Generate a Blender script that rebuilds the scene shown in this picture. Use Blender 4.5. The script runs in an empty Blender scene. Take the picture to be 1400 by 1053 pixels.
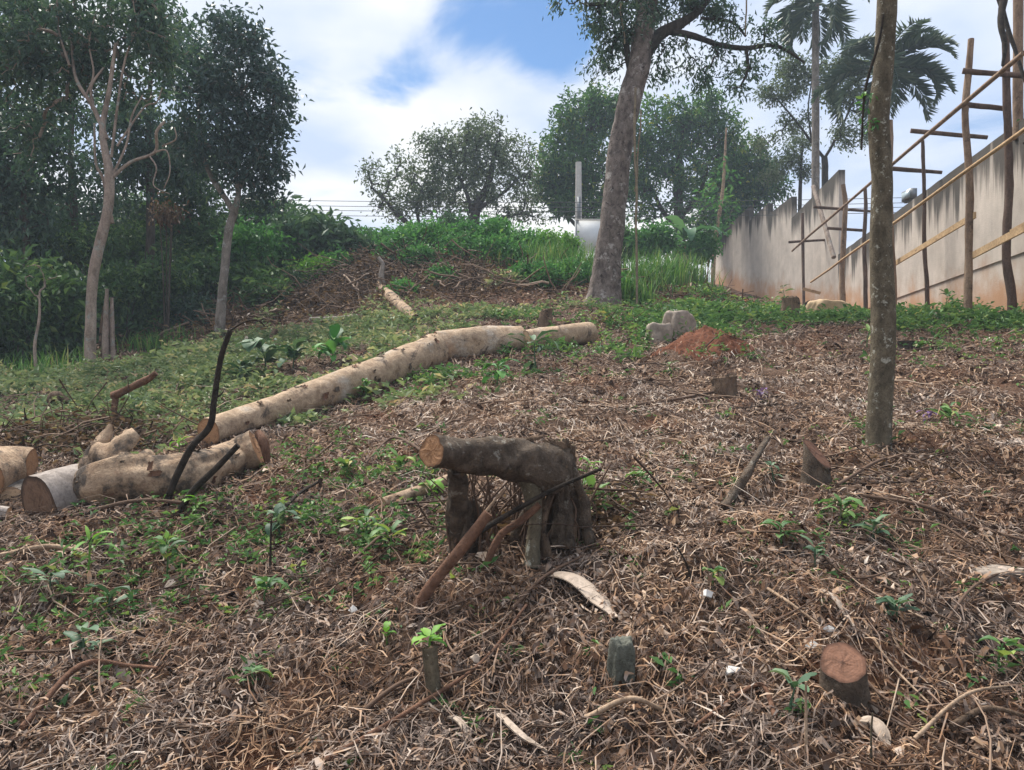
import bpy, math, random
import numpy as np
from mathutils import Vector

# ---------------------------------------------------------------- camera, sky, sun
SC = bpy.context.scene
COL = SC.collection
F, CU, CV, CZ = 1078.0, 700.0, 526.5, 1.6          # focal length and centre in photo pixels, eye height

cam_d = bpy.data.cameras.new('camera')
cam_d.sensor_width = 36.0
cam_d.lens = 36.0 * F / 1400.0
cam_d.clip_end = 3000.0
cam_d.clip_start = 0.05
cam = bpy.data.objects.new('camera', cam_d)
cam.location = (0, 0, CZ)
cam.rotation_euler = (math.radians(90), 0, 0)
COL.objects.link(cam)
SC.camera = cam

SUN_EL, SUN_AZ = math.radians(58), math.radians(-35)   # azimuth clockwise from +Y (view direction)
world = bpy.data.worlds.new('World')
SC.world = world
world.use_nodes = True


def build_world():
    nt = world.node_tree
    nt.nodes.clear()
    N = nt.nodes.new
    L = nt.links.new
    out = N('ShaderNodeOutputWorld')
    bg = N('ShaderNodeBackground')
    bg.inputs['Strength'].default_value = 0.1
    L(bg.outputs[0], out.inputs['Surface'])
    sky = N('ShaderNodeTexSky')
    sky.sky_type = 'NISHITA'
    sky.sun_disc = False
    sky.sun_elevation = SUN_EL
    sky.sun_rotation = SUN_AZ
    sky.altitude = 600
    sky.air_density = 1.0
    sky.dust_density = 0.6
    sky.ozone_density = 1.5
    tc = N('ShaderNodeTexCoord')
    sep = N('ShaderNodeSeparateXYZ')
    L(tc.outputs['Generated'], sep.inputs[0])
    # project on a cloud layer: xy / (z + .12)
    za = N('ShaderNodeMath'); za.operation = 'MAXIMUM'; za.inputs[1].default_value = 0.0
    L(sep.outputs['Z'], za.inputs[0])
    zb = N('ShaderNodeMath'); zb.operation = 'ADD'; zb.inputs[1].default_value = 0.16
    L(za.outputs[0], zb.inputs[0])
    dx = N('ShaderNodeMath'); dx.operation = 'DIVIDE'
    dy = N('ShaderNodeMath'); dy.operation = 'DIVIDE'
    L(sep.outputs['X'], dx.inputs[0]); L(zb.outputs[0], dx.inputs[1])
    L(sep.outputs['Y'], dy.inputs[0]); L(zb.outputs[0], dy.inputs[1])
    cmb = N('ShaderNodeCombineXYZ')
    L(dx.outputs[0], cmb.inputs['X']); L(dy.outputs[0], cmb.inputs['Y'])
    n1 = N('ShaderNodeTexNoise')
    n1.inputs['Scale'].default_value = 1.9
    n1.inputs['Detail'].default_value = 9.0
    n1.inputs['Roughness'].default_value = 0.58
    n1.inputs['Distortion'].default_value = 0.35
    L(cmb.outputs[0], n1.inputs['Vector'])
    # gaps of blue between the clouds: three openings whose edges the noise breaks up
    acc = n1.outputs['Fac']
    for (u, v, rad, amt) in ((695, 16, 0.115, .38), (765, 66, 0.08, .26), (620, 50, 0.08, .16), (545, 108, 0.07, .24), (420, 92, 0.08, .18), (800, 5, .10, .2)):
        d = Vector(((u - CU) / F, 1.0, (CV - v) / F)).normalized()
        ds = N('ShaderNodeVectorMath'); ds.operation = 'DISTANCE'
        ds.inputs[1].default_value = d
        L(tc.outputs['Generated'], ds.inputs[0])
        mr = N('ShaderNodeMapRange')
        mr.interpolation_type = 'SMOOTHSTEP'
        mr.inputs['From Min'].default_value = 0.0
        mr.inputs['From Max'].default_value = rad
        mr.inputs['To Min'].default_value = amt
        mr.inputs['To Max'].default_value = 0.0
        L(ds.outputs['Value'], mr.inputs['Value'])
        sb = N('ShaderNodeMath'); sb.operation = 'SUBTRACT'
        L(acc, sb.inputs[0]); L(mr.outputs[0], sb.inputs[1])
        acc = sb.outputs[0]
    cov = N('ShaderNodeMapRange')
    cov.interpolation_type = 'SMOOTHSTEP'
    cov.inputs['From Min'].default_value = 0.17
    cov.inputs['From Max'].default_value = 0.42
    L(acc, cov.inputs['Value'])
    # cloud brightness: white tops, grey-lavender bellies
    n2 = N('ShaderNodeTexNoise')
    n2.inputs['Scale'].default_value = 1.1
    n2.inputs['Detail'].default_value = 5.0
    mp = N('ShaderNodeMapping')
    mp.inputs['Location'].default_value = (3.3, 1.7, 0.4)
    L(cmb.outputs[0], mp.inputs['Vector'])
    L(mp.outputs[0], n2.inputs['Vector'])
    rp = N('ShaderNodeValToRGB')
    rp.color_ramp.elements[0].position = 0.40
    rp.color_ramp.elements[0].color = (0.58, 0.69, 0.90, 1)
    rp.color_ramp.elements[1].position = 0.58
    rp.color_ramp.elements[1].color = (1.0, 1.0, 1.0, 1)
    L(n2.outputs['Fac'], rp.inputs['Fac'])
    sc = N('ShaderNodeVectorMath'); sc.operation = 'SCALE'
    sc.inputs['Scale'].default_value = 6.0
    L(rp.outputs[0], sc.inputs[0])
    skys = N('ShaderNodeVectorMath'); skys.operation = 'MULTIPLY'
    skys.inputs[1].default_value = (0.56, 0.7, 0.8)
    L(sky.outputs[0], skys.inputs[0])
    mix = N('ShaderNodeMix'); mix.data_type = 'RGBA'
    L(cov.outputs[0], mix.inputs['Factor'])
    L(skys.outputs[0], mix.inputs['A'])
    L(sc.outputs[0], mix.inputs['B'])
    L(mix.outputs['Result'], bg.inputs['Color'])


build_world()

sun_d = bpy.data.lights.new('sun', 'SUN')
sun_d.energy = 4.2
sun_d.angle = math.radians(26)
sun_d.color = (1.0, 0.95, 0.87)
sun = bpy.data.objects.new('sun', sun_d)
_sd = Vector((math.sin(SUN_AZ) * math.cos(SUN_EL), math.cos(SUN_AZ) * math.cos(SUN_EL), math.sin(SUN_EL)))
sun.rotation_euler = (-_sd).to_track_quat('-Z', 'Y').to_euler()
sun.location = (0, 0, 40)
COL.objects.link(sun)

vs = SC.view_settings
vs.view_transform = 'Standard'
vs.look = 'None'
vs.gamma = 1.0
vs.use_curve_mapping = False
vs.exposure = 0.93
SC.render.engine = 'CYCLES'
SC.cycles.use_denoising = True
SC.cycles.max_bounces = 6
SC.cycles.diffuse_bounces = 3
SC.cycles.glossy_bounces = 2
SC.cycles.transmission_bounces = 3
SC.cycles.volume_bounces = 0

rng = np.random.default_rng(7)
random.seed(7)


# ---------------------------------------------------------------- numeric helpers
def _hash(ix, iy, s):
    n = (ix.astype(np.int64) * 374761393 + iy.astype(np.int64) * 668265263 + s * 974634777) & 0x7fffffff
    n = ((n ^ (n >> 13)) * 1274126177) & 0x7fffffff
    n = n ^ (n >> 16)
    return (n & 0xffff) / 65535.0


def vnoise(x, y, s=0):
    x = np.asarray(x, float); y = np.asarray(y, float)
    ix = np.floor(x); iy = np.floor(y)
    fx = x - ix; fy = y - iy
    fx = fx * fx * (3 - 2 * fx); fy = fy * fy * (3 - 2 * fy)
    a = _hash(ix, iy, s); b = _hash(ix + 1, iy, s)
    c = _hash(ix, iy + 1, s); d = _hash(ix + 1, iy + 1, s)
    return (a * (1 - fx) + b * fx) * (1 - fy) + (c * (1 - fx) + d * fx) * fy - .5


def unit(a):
    a = np.asarray(a, float)
    return a / np.maximum(np.linalg.norm(a, axis=-1, keepdims=True), 1e-9)


def px(u, v, d):
    return np.array([(u - CU) / F * d, d, CZ + (CV - v) / F * d])


# ---------------------------------------------------------------- terrain
CP = np.array([
    (-10, -8, -2.4), (0, -8, -1.6), (10, -8, -1.4),
    (-6, 0, -.45), (-3, 0, -.2), (0, 0, 0), (3, 0, .05), (7, 0, .15),
    (-4, 3, .30), (-2, 3, .47), (0, 3, .62), (3, 3, .64), (7, 3, .75),
    (-5, 6, .80), (-2, 6, 1.08), (0, 6, 1.22), (4, 6, 1.27), (8, 6, 1.42),
    (-8, 9, 1.0), (-6, 9, 1.25), (-2, 9, 1.66), (1, 9, 1.84), (5, 9, 1.95), (9, 9, 2.1),
    (-12, 12, 1.2), (-8, 12, 1.6), (-6.5, 12, 1.76), (-3, 12, 2.15), (0, 12, 2.47), (3, 12, 2.52), (7.0, 12, 2.6), (7.8, 12, 2.62), (12, 12, 2.8),
    (1.6, 14, 3.0), (-5.7, 15.4, 2.5), (6.2, 16, 3.02), (8.3, 20, 3.36),
    (-3.7, 16, 3.02), (-4.6, 20, 4.68), (-1.4, 15, 3.15), (-1.8, 19.5, 4.79), (.9, 19.5, 4.75), (3.7, 20, 4.4), (5.8, 24, 4.45),
    (3.9, 16, 3.25), (-7.5, 20, 3.6),
    (-5, 25, 5.0), (0, 25, 5.1), (4, 26, 4.9), (0, 40, 5.6), (-12, 32, 4.4), (8, 42, 6.9), (9.8, 38, 6.55), (10.1, 25, 4.05), (10.0, 31, 4.98),
    (14, 20, 3.9), (16, 30, 5.2), (16, 40, 6.8), (-10, 18, 2.1), (-12, 25, 2.9), (-16, 14, 1.2), (-25, 20, 1.5), (-22, 40, 3.6), (25, 15, 3.2),
    (30, 45, 6.0), (-30, 0, -1.5), (25, -5, -.5), (0, 55, 5.8), (20, 55, 6.6), (-20, 55, 4.6)], float)


def _tps_k(r2):
    return 0.5 * r2 * np.log(r2 + 1e-9)


def _tps_fit():
    n = len(CP)
    d2 = ((CP[:, None, :2] - CP[None, :, :2]) ** 2).sum(-1)
    K = _tps_k(d2) + np.eye(n) * 0.15
    P = np.c_[np.ones(n), CP[:, :2]]
    A = np.block([[K, P], [P.T, np.zeros((3, 3))]])
    return np.linalg.solve(A, np.r_[CP[:, 2], 0, 0, 0])


_W = _tps_fit()


def h_raw(x, y):
    x = np.asarray(x, float); y = np.asarray(y, float)
    sh = x.shape
    X = x.ravel(); Y = y.ravel()
    out = np.empty(len(X))
    for i in range(0, len(X), 20000):
        a = X[i:i + 20000, None]; b = Y[i:i + 20000, None]
        out[i:i + 20000] = _tps_k((a - CP[:, 0]) ** 2 + (b - CP[:, 1]) ** 2) @ _W[:len(CP)] + _W[-3] + _W[-2] * a[:, 0] + _W[-1] * b[:, 0]
    return out.reshape(sh)


GX0, GX1, GY0, GY1, GS = -40.0, 40.0, -10.0, 60.0, 0.25
_gx = np.arange(GX0, GX1 + GS / 2, GS); _gy = np.arange(GY0, GY1 + GS / 2, GS)
_GH = h_raw(*np.meshgrid(_gx, _gy, indexing='ij'))


MOUND = (2.28, 9.3, .68, .27)          # the heap of red soil: x, y, radius, height


def H(x, y):
    """height of the ground"""
    x = np.asarray(x, float); y = np.asarray(y, float)
    xc = np.clip(x, GX0, GX1 - GS * 1.01); yc = np.clip(y, GY0, GY1 - GS * 1.01)
    fx = (xc - GX0) / GS; fy = (yc - GY0) / GS
    ix = fx.astype(int); iy = fy.astype(int); fx = fx - ix; fy = fy - iy
    z = (_GH[ix, iy] * (1 - fx) + _GH[ix + 1, iy] * fx) * (1 - fy) + (_GH[ix, iy + 1] * (1 - fx) + _GH[ix + 1, iy + 1] * fx) * fy
    far = np.clip((np.hypot(x, y - 10) - 34) / 26, 0, 1)
    far = far * far * (3 - 2 * far)
    z = z * (1 - far) + np.clip(z, -2, 5.2) * far * .35 + 3.0 * far * .65
    z = z + .16 * vnoise(x * .9, y * .9, 3) + .075 * vnoise(x * 2.3, y * 2.3, 4) + .05 * vnoise(x * 6, y * 6, 5) + .035 * vnoise(x * 14, y * 14, 6)
    mr = np.hypot((x - MOUND[0]) / MOUND[2], (y - MOUND[1]) / MOUND[2])
    return z + MOUND[3] * np.clip(1 - mr, 0, 1) ** .9 * (1 + .6 * vnoise(x * 5, y * 5, 41))


def h1(x, y):
    return float(H(np.array([x]), np.array([y]))[0])


_ts = np.concatenate([np.arange(1.2, 12, .02), np.arange(12, 60, .05)])


def gpx(u, v):
    """where the sight line through photo pixel (u, v) meets the ground"""
    x = (u - CU) / F * _ts; y = _ts; z = CZ + (CV - v) / F * _ts
    below = z - H(x, y) < 0
    if not below.any():
        i = len(_ts) - 1
    else:
        i = int(np.argmax(below))
    return np.array([x[i], y[i], float(H(x[i:i + 1], y[i:i + 1])[0])])


# ---------------------------------------------------------------- mesh helpers
class MB:
    def __init__(s):
        s.v = []; s.l = []; s.z = []; s.c = []; s.n = 0

    def add(s, v, f, c=0.5):
        v = np.asarray(v, np.float32).reshape(-1, 3)
        f = np.asarray(f, np.int64)
        s.v.append(v); s.l.append((f + s.n).ravel()); s.z.append(np.full(len(f), f.shape[1]))
        s.c.append(np.broadcast_to(np.asarray(c, np.float32), (len(v),)))
        s.n += len(v)

    def mesh(s, name, mat, smooth=True):
        m = bpy.data.meshes.new(name)
        v = np.concatenate(s.v); l = np.concatenate(s.l).astype(np.int32); z = np.concatenate(s.z).astype(np.int32)
        m.vertices.add(len(v)); m.vertices.foreach_set('co', v.ravel())
        m.loops.add(len(l)); m.loops.foreach_set('vertex_index', l)
        m.polygons.add(len(z))
        st = np.zeros(len(z), np.int32); st[1:] = np.cumsum(z)[:-1]
        m.polygons.foreach_set('loop_start', st)
        m.polygons.foreach_set('use_smooth', np.full(len(z), smooth))
        a = m.attributes.new('rnd', 'FLOAT', 'POINT')
        a.data.foreach_set('value', np.concatenate(s.c).astype(np.float32))
        m.update(calc_edges=True)
        if mat is not None:
            m.materials.append(mat)
        return m

    def build(s, name, mat, parent=None, smooth=True, loc=None):
        return link(name, s.mesh(name, mat, smooth), parent, loc)


def link(name, mesh, parent=None, loc=None):
    o = bpy.data.objects.new(name, mesh)
    COL.objects.link(o)
    if parent is not None:
        o.parent = parent
        # children are made in world coordinates: take the parent's place off again
        o.location = -parent.location if loc is None else loc
    elif loc is not None:
        o.location = loc
    return o


def thing(name, label, cat, loc, group=None):
    o = bpy.data.objects.new(name, None)
    o.empty_display_size = .1
    o.location = [float(c) for c in loc]
    COL.objects.link(o)
    return tag(o, label, cat, group)


def tag(o, label=None, cat=None, group=None, kind=None):
    if label: o['label'] = label
    if cat: o['category'] = cat
    if group: o['group'] = group
    if kind: o['kind'] = kind
    return o


def smooth_path(p, r, n):
    """Catmull-Rom through the points, n pieces per span"""
    p = np.asarray(p, float); r = np.asarray(r, float)
    if len(p) < 3 and n <= 1:
        return p, r
    q = np.vstack([2 * p[0] - p[1], p, 2 * p[-1] - p[-2]])
    out = []; ro = []
    for i in range(len(p) - 1):
        a, b, c, d = q[i:i + 4]
        for k in range(n):
            t = k / n
            out.append(.5 * ((2 * b) + (c - a) * t + (2 * a - 5 * b + 4 * c - d) * t * t + (3 * b - a - 3 * c + d) * t ** 3))
            ro.append(r[i] * (1 - t) + r[i + 1] * t)
    out.append(p[-1]); ro.append(r[-1])
    return np.array(out), np.array(ro)


def tube(mb, p, r, k=8, amp=0.0, freq=3.0, seed=0, c=0.5, caps=True, ref=None, asp=1.0):
    """tapered tube along p, lumpy by amp; returns the end rings"""
    p = np.asarray(p, float); r = np.asarray(r, float)
    n = len(p)
    t = unit(np.gradient(p, axis=0))
    if ref is None:
        ref = np.array([0, 0, 1.0]) if abs(t[0][2]) < .9 else np.array([0, 1.0, 0])
    a = unit(np.cross(t[0], ref)); A = []
    for i in range(n):
        a = unit(a - t[i] * np.dot(a, t[i])); A.append(a)
    A = np.array(A); B = np.cross(t, A)
    th = np.arange(k) / k * 2 * np.pi
    s = np.r_[0, np.cumsum(np.linalg.norm(np.diff(p, axis=0), axis=1))]
    R = r[:, None] * np.ones(k)
    if amp:
        R = R * (1 + amp * 2 * (vnoise(np.cos(th)[None] * 1.3 + s[:, None] * freq + seed * 7.1, np.sin(th)[None] * 1.3 + seed * 3.7 + s[:, None] * .6 * freq, seed)
                                + .5 * vnoise(np.cos(th)[None] * 3 + s[:, None] * freq * 3 + 9, np.sin(th)[None] * 3 + seed, seed + 1)
                                + .28 * vnoise(np.cos(th)[None] * 7 + s[:, None] * freq * 7 + 5, np.sin(th)[None] * 7 + seed * 2.3 + s[:, None] * freq * 2, seed + 2)))
    V = p[:, None] + R[..., None] * (np.cos(th)[None, :, None] * A[:, None] + np.sin(th)[None, :, None] * B[:, None] * asp)
    idx = np.arange(n * k).reshape(n, k)
    f = np.stack([idx[:-1], np.roll(idx, -1, 1)[:-1], np.roll(idx, -1, 1)[1:], idx[1:]], -1).reshape(-1, 4)
    mb.add(V.reshape(-1, 3), f, c)
    if caps:
        for ring, ctr, fl in ((V[0], p[0], 1), (V[-1], p[-1], 0)):
            vv = np.vstack([ring, ctr[None]])
            j = np.arange(k)
            ff = np.stack([j, np.full(k, k), (j + 1) % k], -1) if fl else np.stack([(j + 1) % k, np.full(k, k), j], -1)
            mb.add(vv, ff, c)
    return V[0], V[-1]


def disc(mb, ring, bulge=0.0, jag=0.0):
    """a sawn face over a ring of points, rnd running 0 (heart) to 1 (bark)"""
    k = len(ring); c = ring.mean(0)
    n = unit(np.cross(ring[1] - ring[0], ring[k // 3] - ring[0]))
    lv = [c[None] + n * bulge]; cc = [np.zeros(1)]
    for q in (.25, .5, .75, 1.0):
        rr = c + (ring - c) * q
        if jag and q < 1:
            rr = rr + n * (rng.random((k, 1)) - .5) * jag
        lv.append(rr); cc.append(np.full(k, q))
    f4 = []; j = np.arange(k)
    f3 = np.stack([np.zeros(k, int), 1 + j, 1 + (j + 1) % k], -1)
    for a in range(3):
        b = 1 + a * k
        f4.append(np.stack([b + j, b + k + j, b + k + (j + 1) % k, b + (j + 1) % k], -1))
    V = np.vstack(lv); C = np.concatenate(cc)
    mb.add(V, f3, C)
    mb.add(V, np.vstack(f4), C)


def leaves(mb, P, D, Nn, L, W, droop=0.15, c=0.5, fold=0.25):
    """flat pointed leaves, folded on the midrib: P base, D direction, Nn face normal"""
    n = len(P)
    S = unit(np.cross(D, Nn)); U = np.cross(S, D)
    L = np.broadcast_to(L, (n,))[:, None]; W = np.broadcast_to(W, (n,))[:, None]
    m = P + D * L * .45
    v = np.stack([P, m + S * W * .5 + U * W * fold, P + D * L - U * L * droop, m - S * W * .5 + U * W * fold], 1)
    b = np.arange(n)[:, None] * 4
    f = np.concatenate([b + np.array([[0, 1, 2]]), b + np.array([[0, 2, 3]])])
    mb.add(v.reshape(-1, 3), f, np.repeat(np.broadcast_to(c, (n,)), 4))


def rdir(n, zlo=-1, zhi=1):
    z = rng.uniform(zlo, zhi, n); a = rng.uniform(0, 2 * np.pi, n)
    s = np.sqrt(np.maximum(0, 1 - z * z))
    return np.stack([s * np.cos(a), s * np.sin(a), z], 1)


def rnormal(n, spread=.6):
    return unit(np.array([0, 0, 1.0]) + rng.normal(0, spread, (n, 3)))


def strips(mb, x, y, yaw, L, W, bend, lift, c, arch=0.0, roll=None):
    """flat bent blades lying on the ground, three cross-sections each"""
    n = len(x)
    pts = []
    dx, dy = np.cos(yaw), np.sin(yaw)
    for k, t in enumerate((-.5, 0, .5)):
        off = bend * L * (t * t * 4 - .5)
        cx = x + dx * L * t - dy * off; cy = y + dy * L * t + dx * off
        cz = H(cx, cy) + lift[k] + (arch * L if k == 1 else 0)
        pts.append(np.stack([cx, cy, cz], 1))
    sx, sy = -dy, dx
    w = W * .5
    rz = (rng.uniform(-.7, .7, n) if roll is None else roll) * w
    V = []
    for k, sc in enumerate((.55, 1.0, .35)):
        o = np.stack([sx * w * sc, sy * w * sc, rz * sc], 1)
        V += [pts[k] + o, pts[k] - o]
    V = np.stack(V, 1)
    b = np.arange(n)[:, None] * 6
    f = np.concatenate([b + np.array([[0, 1, 3, 2]]), b + np.array([[2, 3, 5, 4]])])
    mb.add(V.reshape(-1, 3), f, np.repeat(c, 6))


# ---------------------------------------------------------------- materials
def nodes_of(name):
    m = bpy.data.materials.new(name)
    m.use_nodes = True
    nt = m.node_tree
    b = nt.nodes['Principled BSDF']
    return m, nt, b


def ramp(nt, fac, stops):
    r = nt.nodes.new('ShaderNodeValToRGB')
    e = r.color_ramp.elements
    while len(e) < len(stops):
        e.new(.5)
    for q, (p, c) in zip(e, stops):
        q.position = p; q.color = (*c, 1)
    nt.links.new(fac, r.inputs['Fac'])
    return r.outputs['Color']


def noise(nt, scale, detail=5, rough=.6, vec=None, stretch=None, dist=0.0, kind='Object'):
    n = nt.nodes.new('ShaderNodeTexNoise')
    n.inputs['Scale'].default_value = scale
    n.inputs['Detail'].default_value = detail
    n.inputs['Roughness'].default_value = rough
    n.inputs['Distortion'].default_value = dist
    if vec is None:
        tc = nt.nodes.new('ShaderNodeTexCoord'); vec = tc.outputs[kind]
    if stretch:
        mp = nt.nodes.new('ShaderNodeMapping'); mp.inputs['Scale'].default_value = stretch
        nt.links.new(vec, mp.inputs['Vector']); vec = mp.outputs[0]
    nt.links.new(vec, n.inputs['Vector'])
    return n.outputs['Fac']


def mixc(nt, fac, a, b, mode='MIX'):
    m = nt.nodes.new('ShaderNodeMix'); m.data_type = 'RGBA'; m.blend_type = mode
    if isinstance(fac, float): m.inputs['Factor'].default_value = fac
    else: nt.links.new(fac, m.inputs['Factor'])
    for k, q in (('A', a), ('B', b)):
        if isinstance(q, tuple): m.inputs[k].default_value = (*q, 1)
        else: nt.links.new(q, m.inputs[k])
    return m.outputs['Result']


def attr(nt, name='rnd'):
    a = nt.nodes.new('ShaderNodeAttribute'); a.attribute_name = name
    return a.outputs['Fac']


def mrange(nt, v, a, b, lo=0.0, hi=1.0):
    m = nt.nodes.new('ShaderNodeMapRange'); m.interpolation_type = 'SMOOTHSTEP'
    m.inputs['From Min'].default_value = a; m.inputs['From Max'].default_value = b
    m.inputs['To Min'].default_value = lo; m.inputs['To Max'].default_value = hi
    nt.links.new(v, m.inputs['Value'])
    return m.outputs[0]


def math2(nt, op, a, b):
    m = nt.nodes.new('ShaderNodeMath'); m.operation = op
    for i, q in enumerate((a, b)):
        if isinstance(q, (int, float)): m.inputs[i].default_value = q
        else: nt.links.new(q, m.inputs[i])
    return m.outputs[0]


def bump(nt, b, h, s, d=.02):
    k = nt.nodes.new('ShaderNodeBump'); k.inputs['Strength'].default_value = s; k.inputs['Distance'].default_value = d
    nt.links.new(h, k.inputs['Height']); nt.links.new(k.outputs[0], b.inputs['Normal'])


def mat_leaf(name, stops, trans=.3, rough=.55, spec=.25):
    m, nt, b = nodes_of(name)
    col = ramp(nt, attr(nt), stops)
    nt.links.new(col, b.inputs['Base Color'])
    b.inputs['Roughness'].default_value = rough
    b.inputs['Specular IOR Level'].default_value = spec
    t = nt.nodes.new('ShaderNodeBsdfTranslucent')
    tcol = mixc(nt, .5, col, (.9, 1.0, .35), 'MULTIPLY')
    nt.links.new(tcol, t.inputs['Color'])
    mx = nt.nodes.new('ShaderNodeMixShader'); mx.inputs[0].default_value = trans
    nt.links.new(b.outputs[0], mx.inputs[1]); nt.links.new(t.outputs[0], mx.inputs[2])
    nt.links.new(mx.outputs[0], nt.nodes['Material Output'].inputs['Surface'])
    return m


def mat_bark(name, c0, c1, patch=None, scale=9, stretch=(1, 1, .35), bs=.6, pscale=5, plo=.55, phi=.68, patch2=None):
    m, nt, b = nodes_of(name)
    n = noise(nt, scale, 8, .65, stretch=stretch, dist=.4)
    col = ramp(nt, n, [(.3, c0), (.68, c1)])
    if patch:
        p = noise(nt, pscale, 6, .7)
        col = mixc(nt, mrange(nt, p, plo, phi), col, patch)
    if patch2:
        p = noise(nt, pscale * 2.1, 8, .75, stretch=(1.3, .8, 1.1), dist=.8)
        col = mixc(nt, mrange(nt, p, .54, .66), col, patch2)
    fg = noise(nt, scale * 6, 6, .75, stretch=(stretch[0], stretch[1], (stretch[2] + 1) / 2), dist=.6)
    col = mixc(nt, .85, col, ramp(nt, fg, [(.3, (.5, .48, .46)), (.5, (1.0, 1.0, 1.0)), (.72, (1.3, 1.28, 1.25))]), 'MULTIPLY')
    nt.links.new(col, b.inputs['Base Color'])
    b.inputs['Roughness'].default_value = .9
    b.inputs['Specular IOR Level'].default_value = .15
    bump(nt, b, math2(nt, 'ADD', n, math2(nt, 'MULTIPLY', fg, .45)), min(1.0, bs * 1.3), .03)
    return m


def mat_cut(name, heart, mid, rim):
    m, nt, b = nodes_of(name)
    r = attr(nt)
    n = noise(nt, 22, 5, .6)
    q = math2(nt, 'ADD', r, math2(nt, 'MULTIPLY', math2(nt, 'SUBTRACT', n, .5), .28))
    col = ramp(nt, q, [(0.0, heart), (.12, mid), (.8, mid), (.93, rim), (1.0, tuple(c * .35 for c in rim))])
    w = math2(nt, 'SINE', math2(nt, 'MULTIPLY', q, 46.0), 0.0)
    col = mixc(nt, mrange(nt, w, .2, 1.0, 0.0, .35), col, tuple(c * .55 for c in mid))
    sp = noise(nt, 60, 3, .7)
    bl = noise(nt, 14, 5, .7)
    col = mixc(nt, mrange(nt, bl, .45, .68, 0, .7), col, tuple(c * .4 for c in mid))
    col = mixc(nt, mrange(nt, sp, .56, .7, 0, .6), col, tuple(c * .45 for c in mid))
    nt.links.new(col, b.inputs['Base Color'])
    b.inputs['Roughness'].default_value = .85
    b.inputs['Specular IOR Level'].default_value = .2
    bump(nt, b, sp, .5, .006)
    return m


def mat_rnd(name, stops, rough=.85, spec=.2, grain=0):
    m, nt, b = nodes_of(name)
    col = ramp(nt, attr(nt), stops)
    if grain:
        n = noise(nt, grain, 4, .7)
        col = mixc(nt, .7, col, ramp(nt, n, [(.3, (.55, .55, .55)), (.7, (1.25, 1.22, 1.2))]), 'MULTIPLY')
    nt.links.new(col, b.inputs['Base Color'])
    b.inputs['Roughness'].default_value = rough
    b.inputs['Specular IOR Level'].default_value = spec
    return m


def mat_ground():
    m, nt, b = nodes_of('ground_soil')
    n1 = noise(nt, 26, 8, .7); n2 = noise(nt, 1.1, 4, .6); n3 = noise(nt, 90, 4, .7)
    col = ramp(nt, n1, [(.28, (.03, .018, .012)), (.5, (.10, .06, .04)), (.72, (.24, .16, .11))])
    red = ramp(nt, n1, [(.25, (.07, .024, .012)), (.7, (.2, .075, .036))])
    col = mixc(nt, mrange(nt, n2, .5, .72, 0, .55), col, red)
    g = ramp(nt, n1, [(.3, (.03, .03, .014)), (.7, (.11, .105, .05))])
    col = mixc(nt, mrange(nt, math2(nt, 'ADD', attr(nt, 'green'), math2(nt, 'MULTIPLY', math2(nt, 'SUBTRACT', n1, .5), 2.5)), .5, 1.5), col, g)
    rr = ramp(nt, n1, [(.25, (.11, .034, .014)), (.75, (.3, .11, .05))])
    col = mixc(nt, mrange(nt, math2(nt, 'ADD', attr(nt, 'red'), math2(nt, 'MULTIPLY', math2(nt, 'SUBTRACT', n1, .5), .8)), .3, .75), col, rr)
    nt.links.new(col, b.inputs['Base Color'])
    b.inputs['Roughness'].default_value = .95
    b.inputs['Specular IOR Level'].default_value = .1
    bump(nt, b, math2(nt, 'ADD', n1, math2(nt, 'MULTIPLY', n3, .5)), 1.0, .03)
    return m


def mat_concrete(name, base, dark):
    m, nt, b = nodes_of(name)
    tc = nt.nodes.new('ShaderNodeTexCoord').outputs['Object']
    n1 = noise(nt, 1.6, 7, .65, tc)
    st = noise(nt, 1.0, 6, .7, tc, (2.2, 2.2, .16))          # drips run down
    bd = noise(nt, 1.0, 2, .4, tc, (3.4, 3.4, .05))          # shutter boards
    fine = noise(nt, 45, 4, .7, tc)
    col = ramp(nt, n1, [(.3, tuple(c * .78 for c in base)), (.7, tuple(min(1, c * 1.15) for c in base))])
    col = mixc(nt, mrange(nt, bd, .42, .62, 0, .24), col, tuple(c * .66 for c in base))
    blot = noise(nt, 2.6, 6, .7, tc, (1, 1, .7), .6)
    col = mixc(nt, mrange(nt, blot, .56, .7, 0, .4), col, (base[0] * .62, base[1] * .64, base[2] * .66))
    # red soil splashed on the foot of the wall
    hb = math2(nt, 'ADD', attr(nt, 'hb'), math2(nt, 'MULTIPLY', math2(nt, 'SUBTRACT', n1, .5), 1.6))
    col = mixc(nt, mrange(nt, hb, .05, .95, .8, 0.0), col, (.42, .21, .095))
    # black algae below the coping, in runs
    ht = math2(nt, 'SUBTRACT', attr(nt, 'ht'), math2(nt, 'MULTIPLY', math2(nt, 'SUBTRACT', st, .47), 3.4))
    col = mixc(nt, mrange(nt, ht, .12, .8, .93, 0.0), col, dark)
    nt.links.new(col, b.inputs['Base Color'])
    b.inputs['Roughness'].default_value = .93
    b.inputs['Specular IOR Level'].default_value = .15
    bump(nt, b, math2(nt, 'ADD', fine, math2(nt, 'MULTIPLY', bd, 1.5)), .5, .02)
    return m


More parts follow.
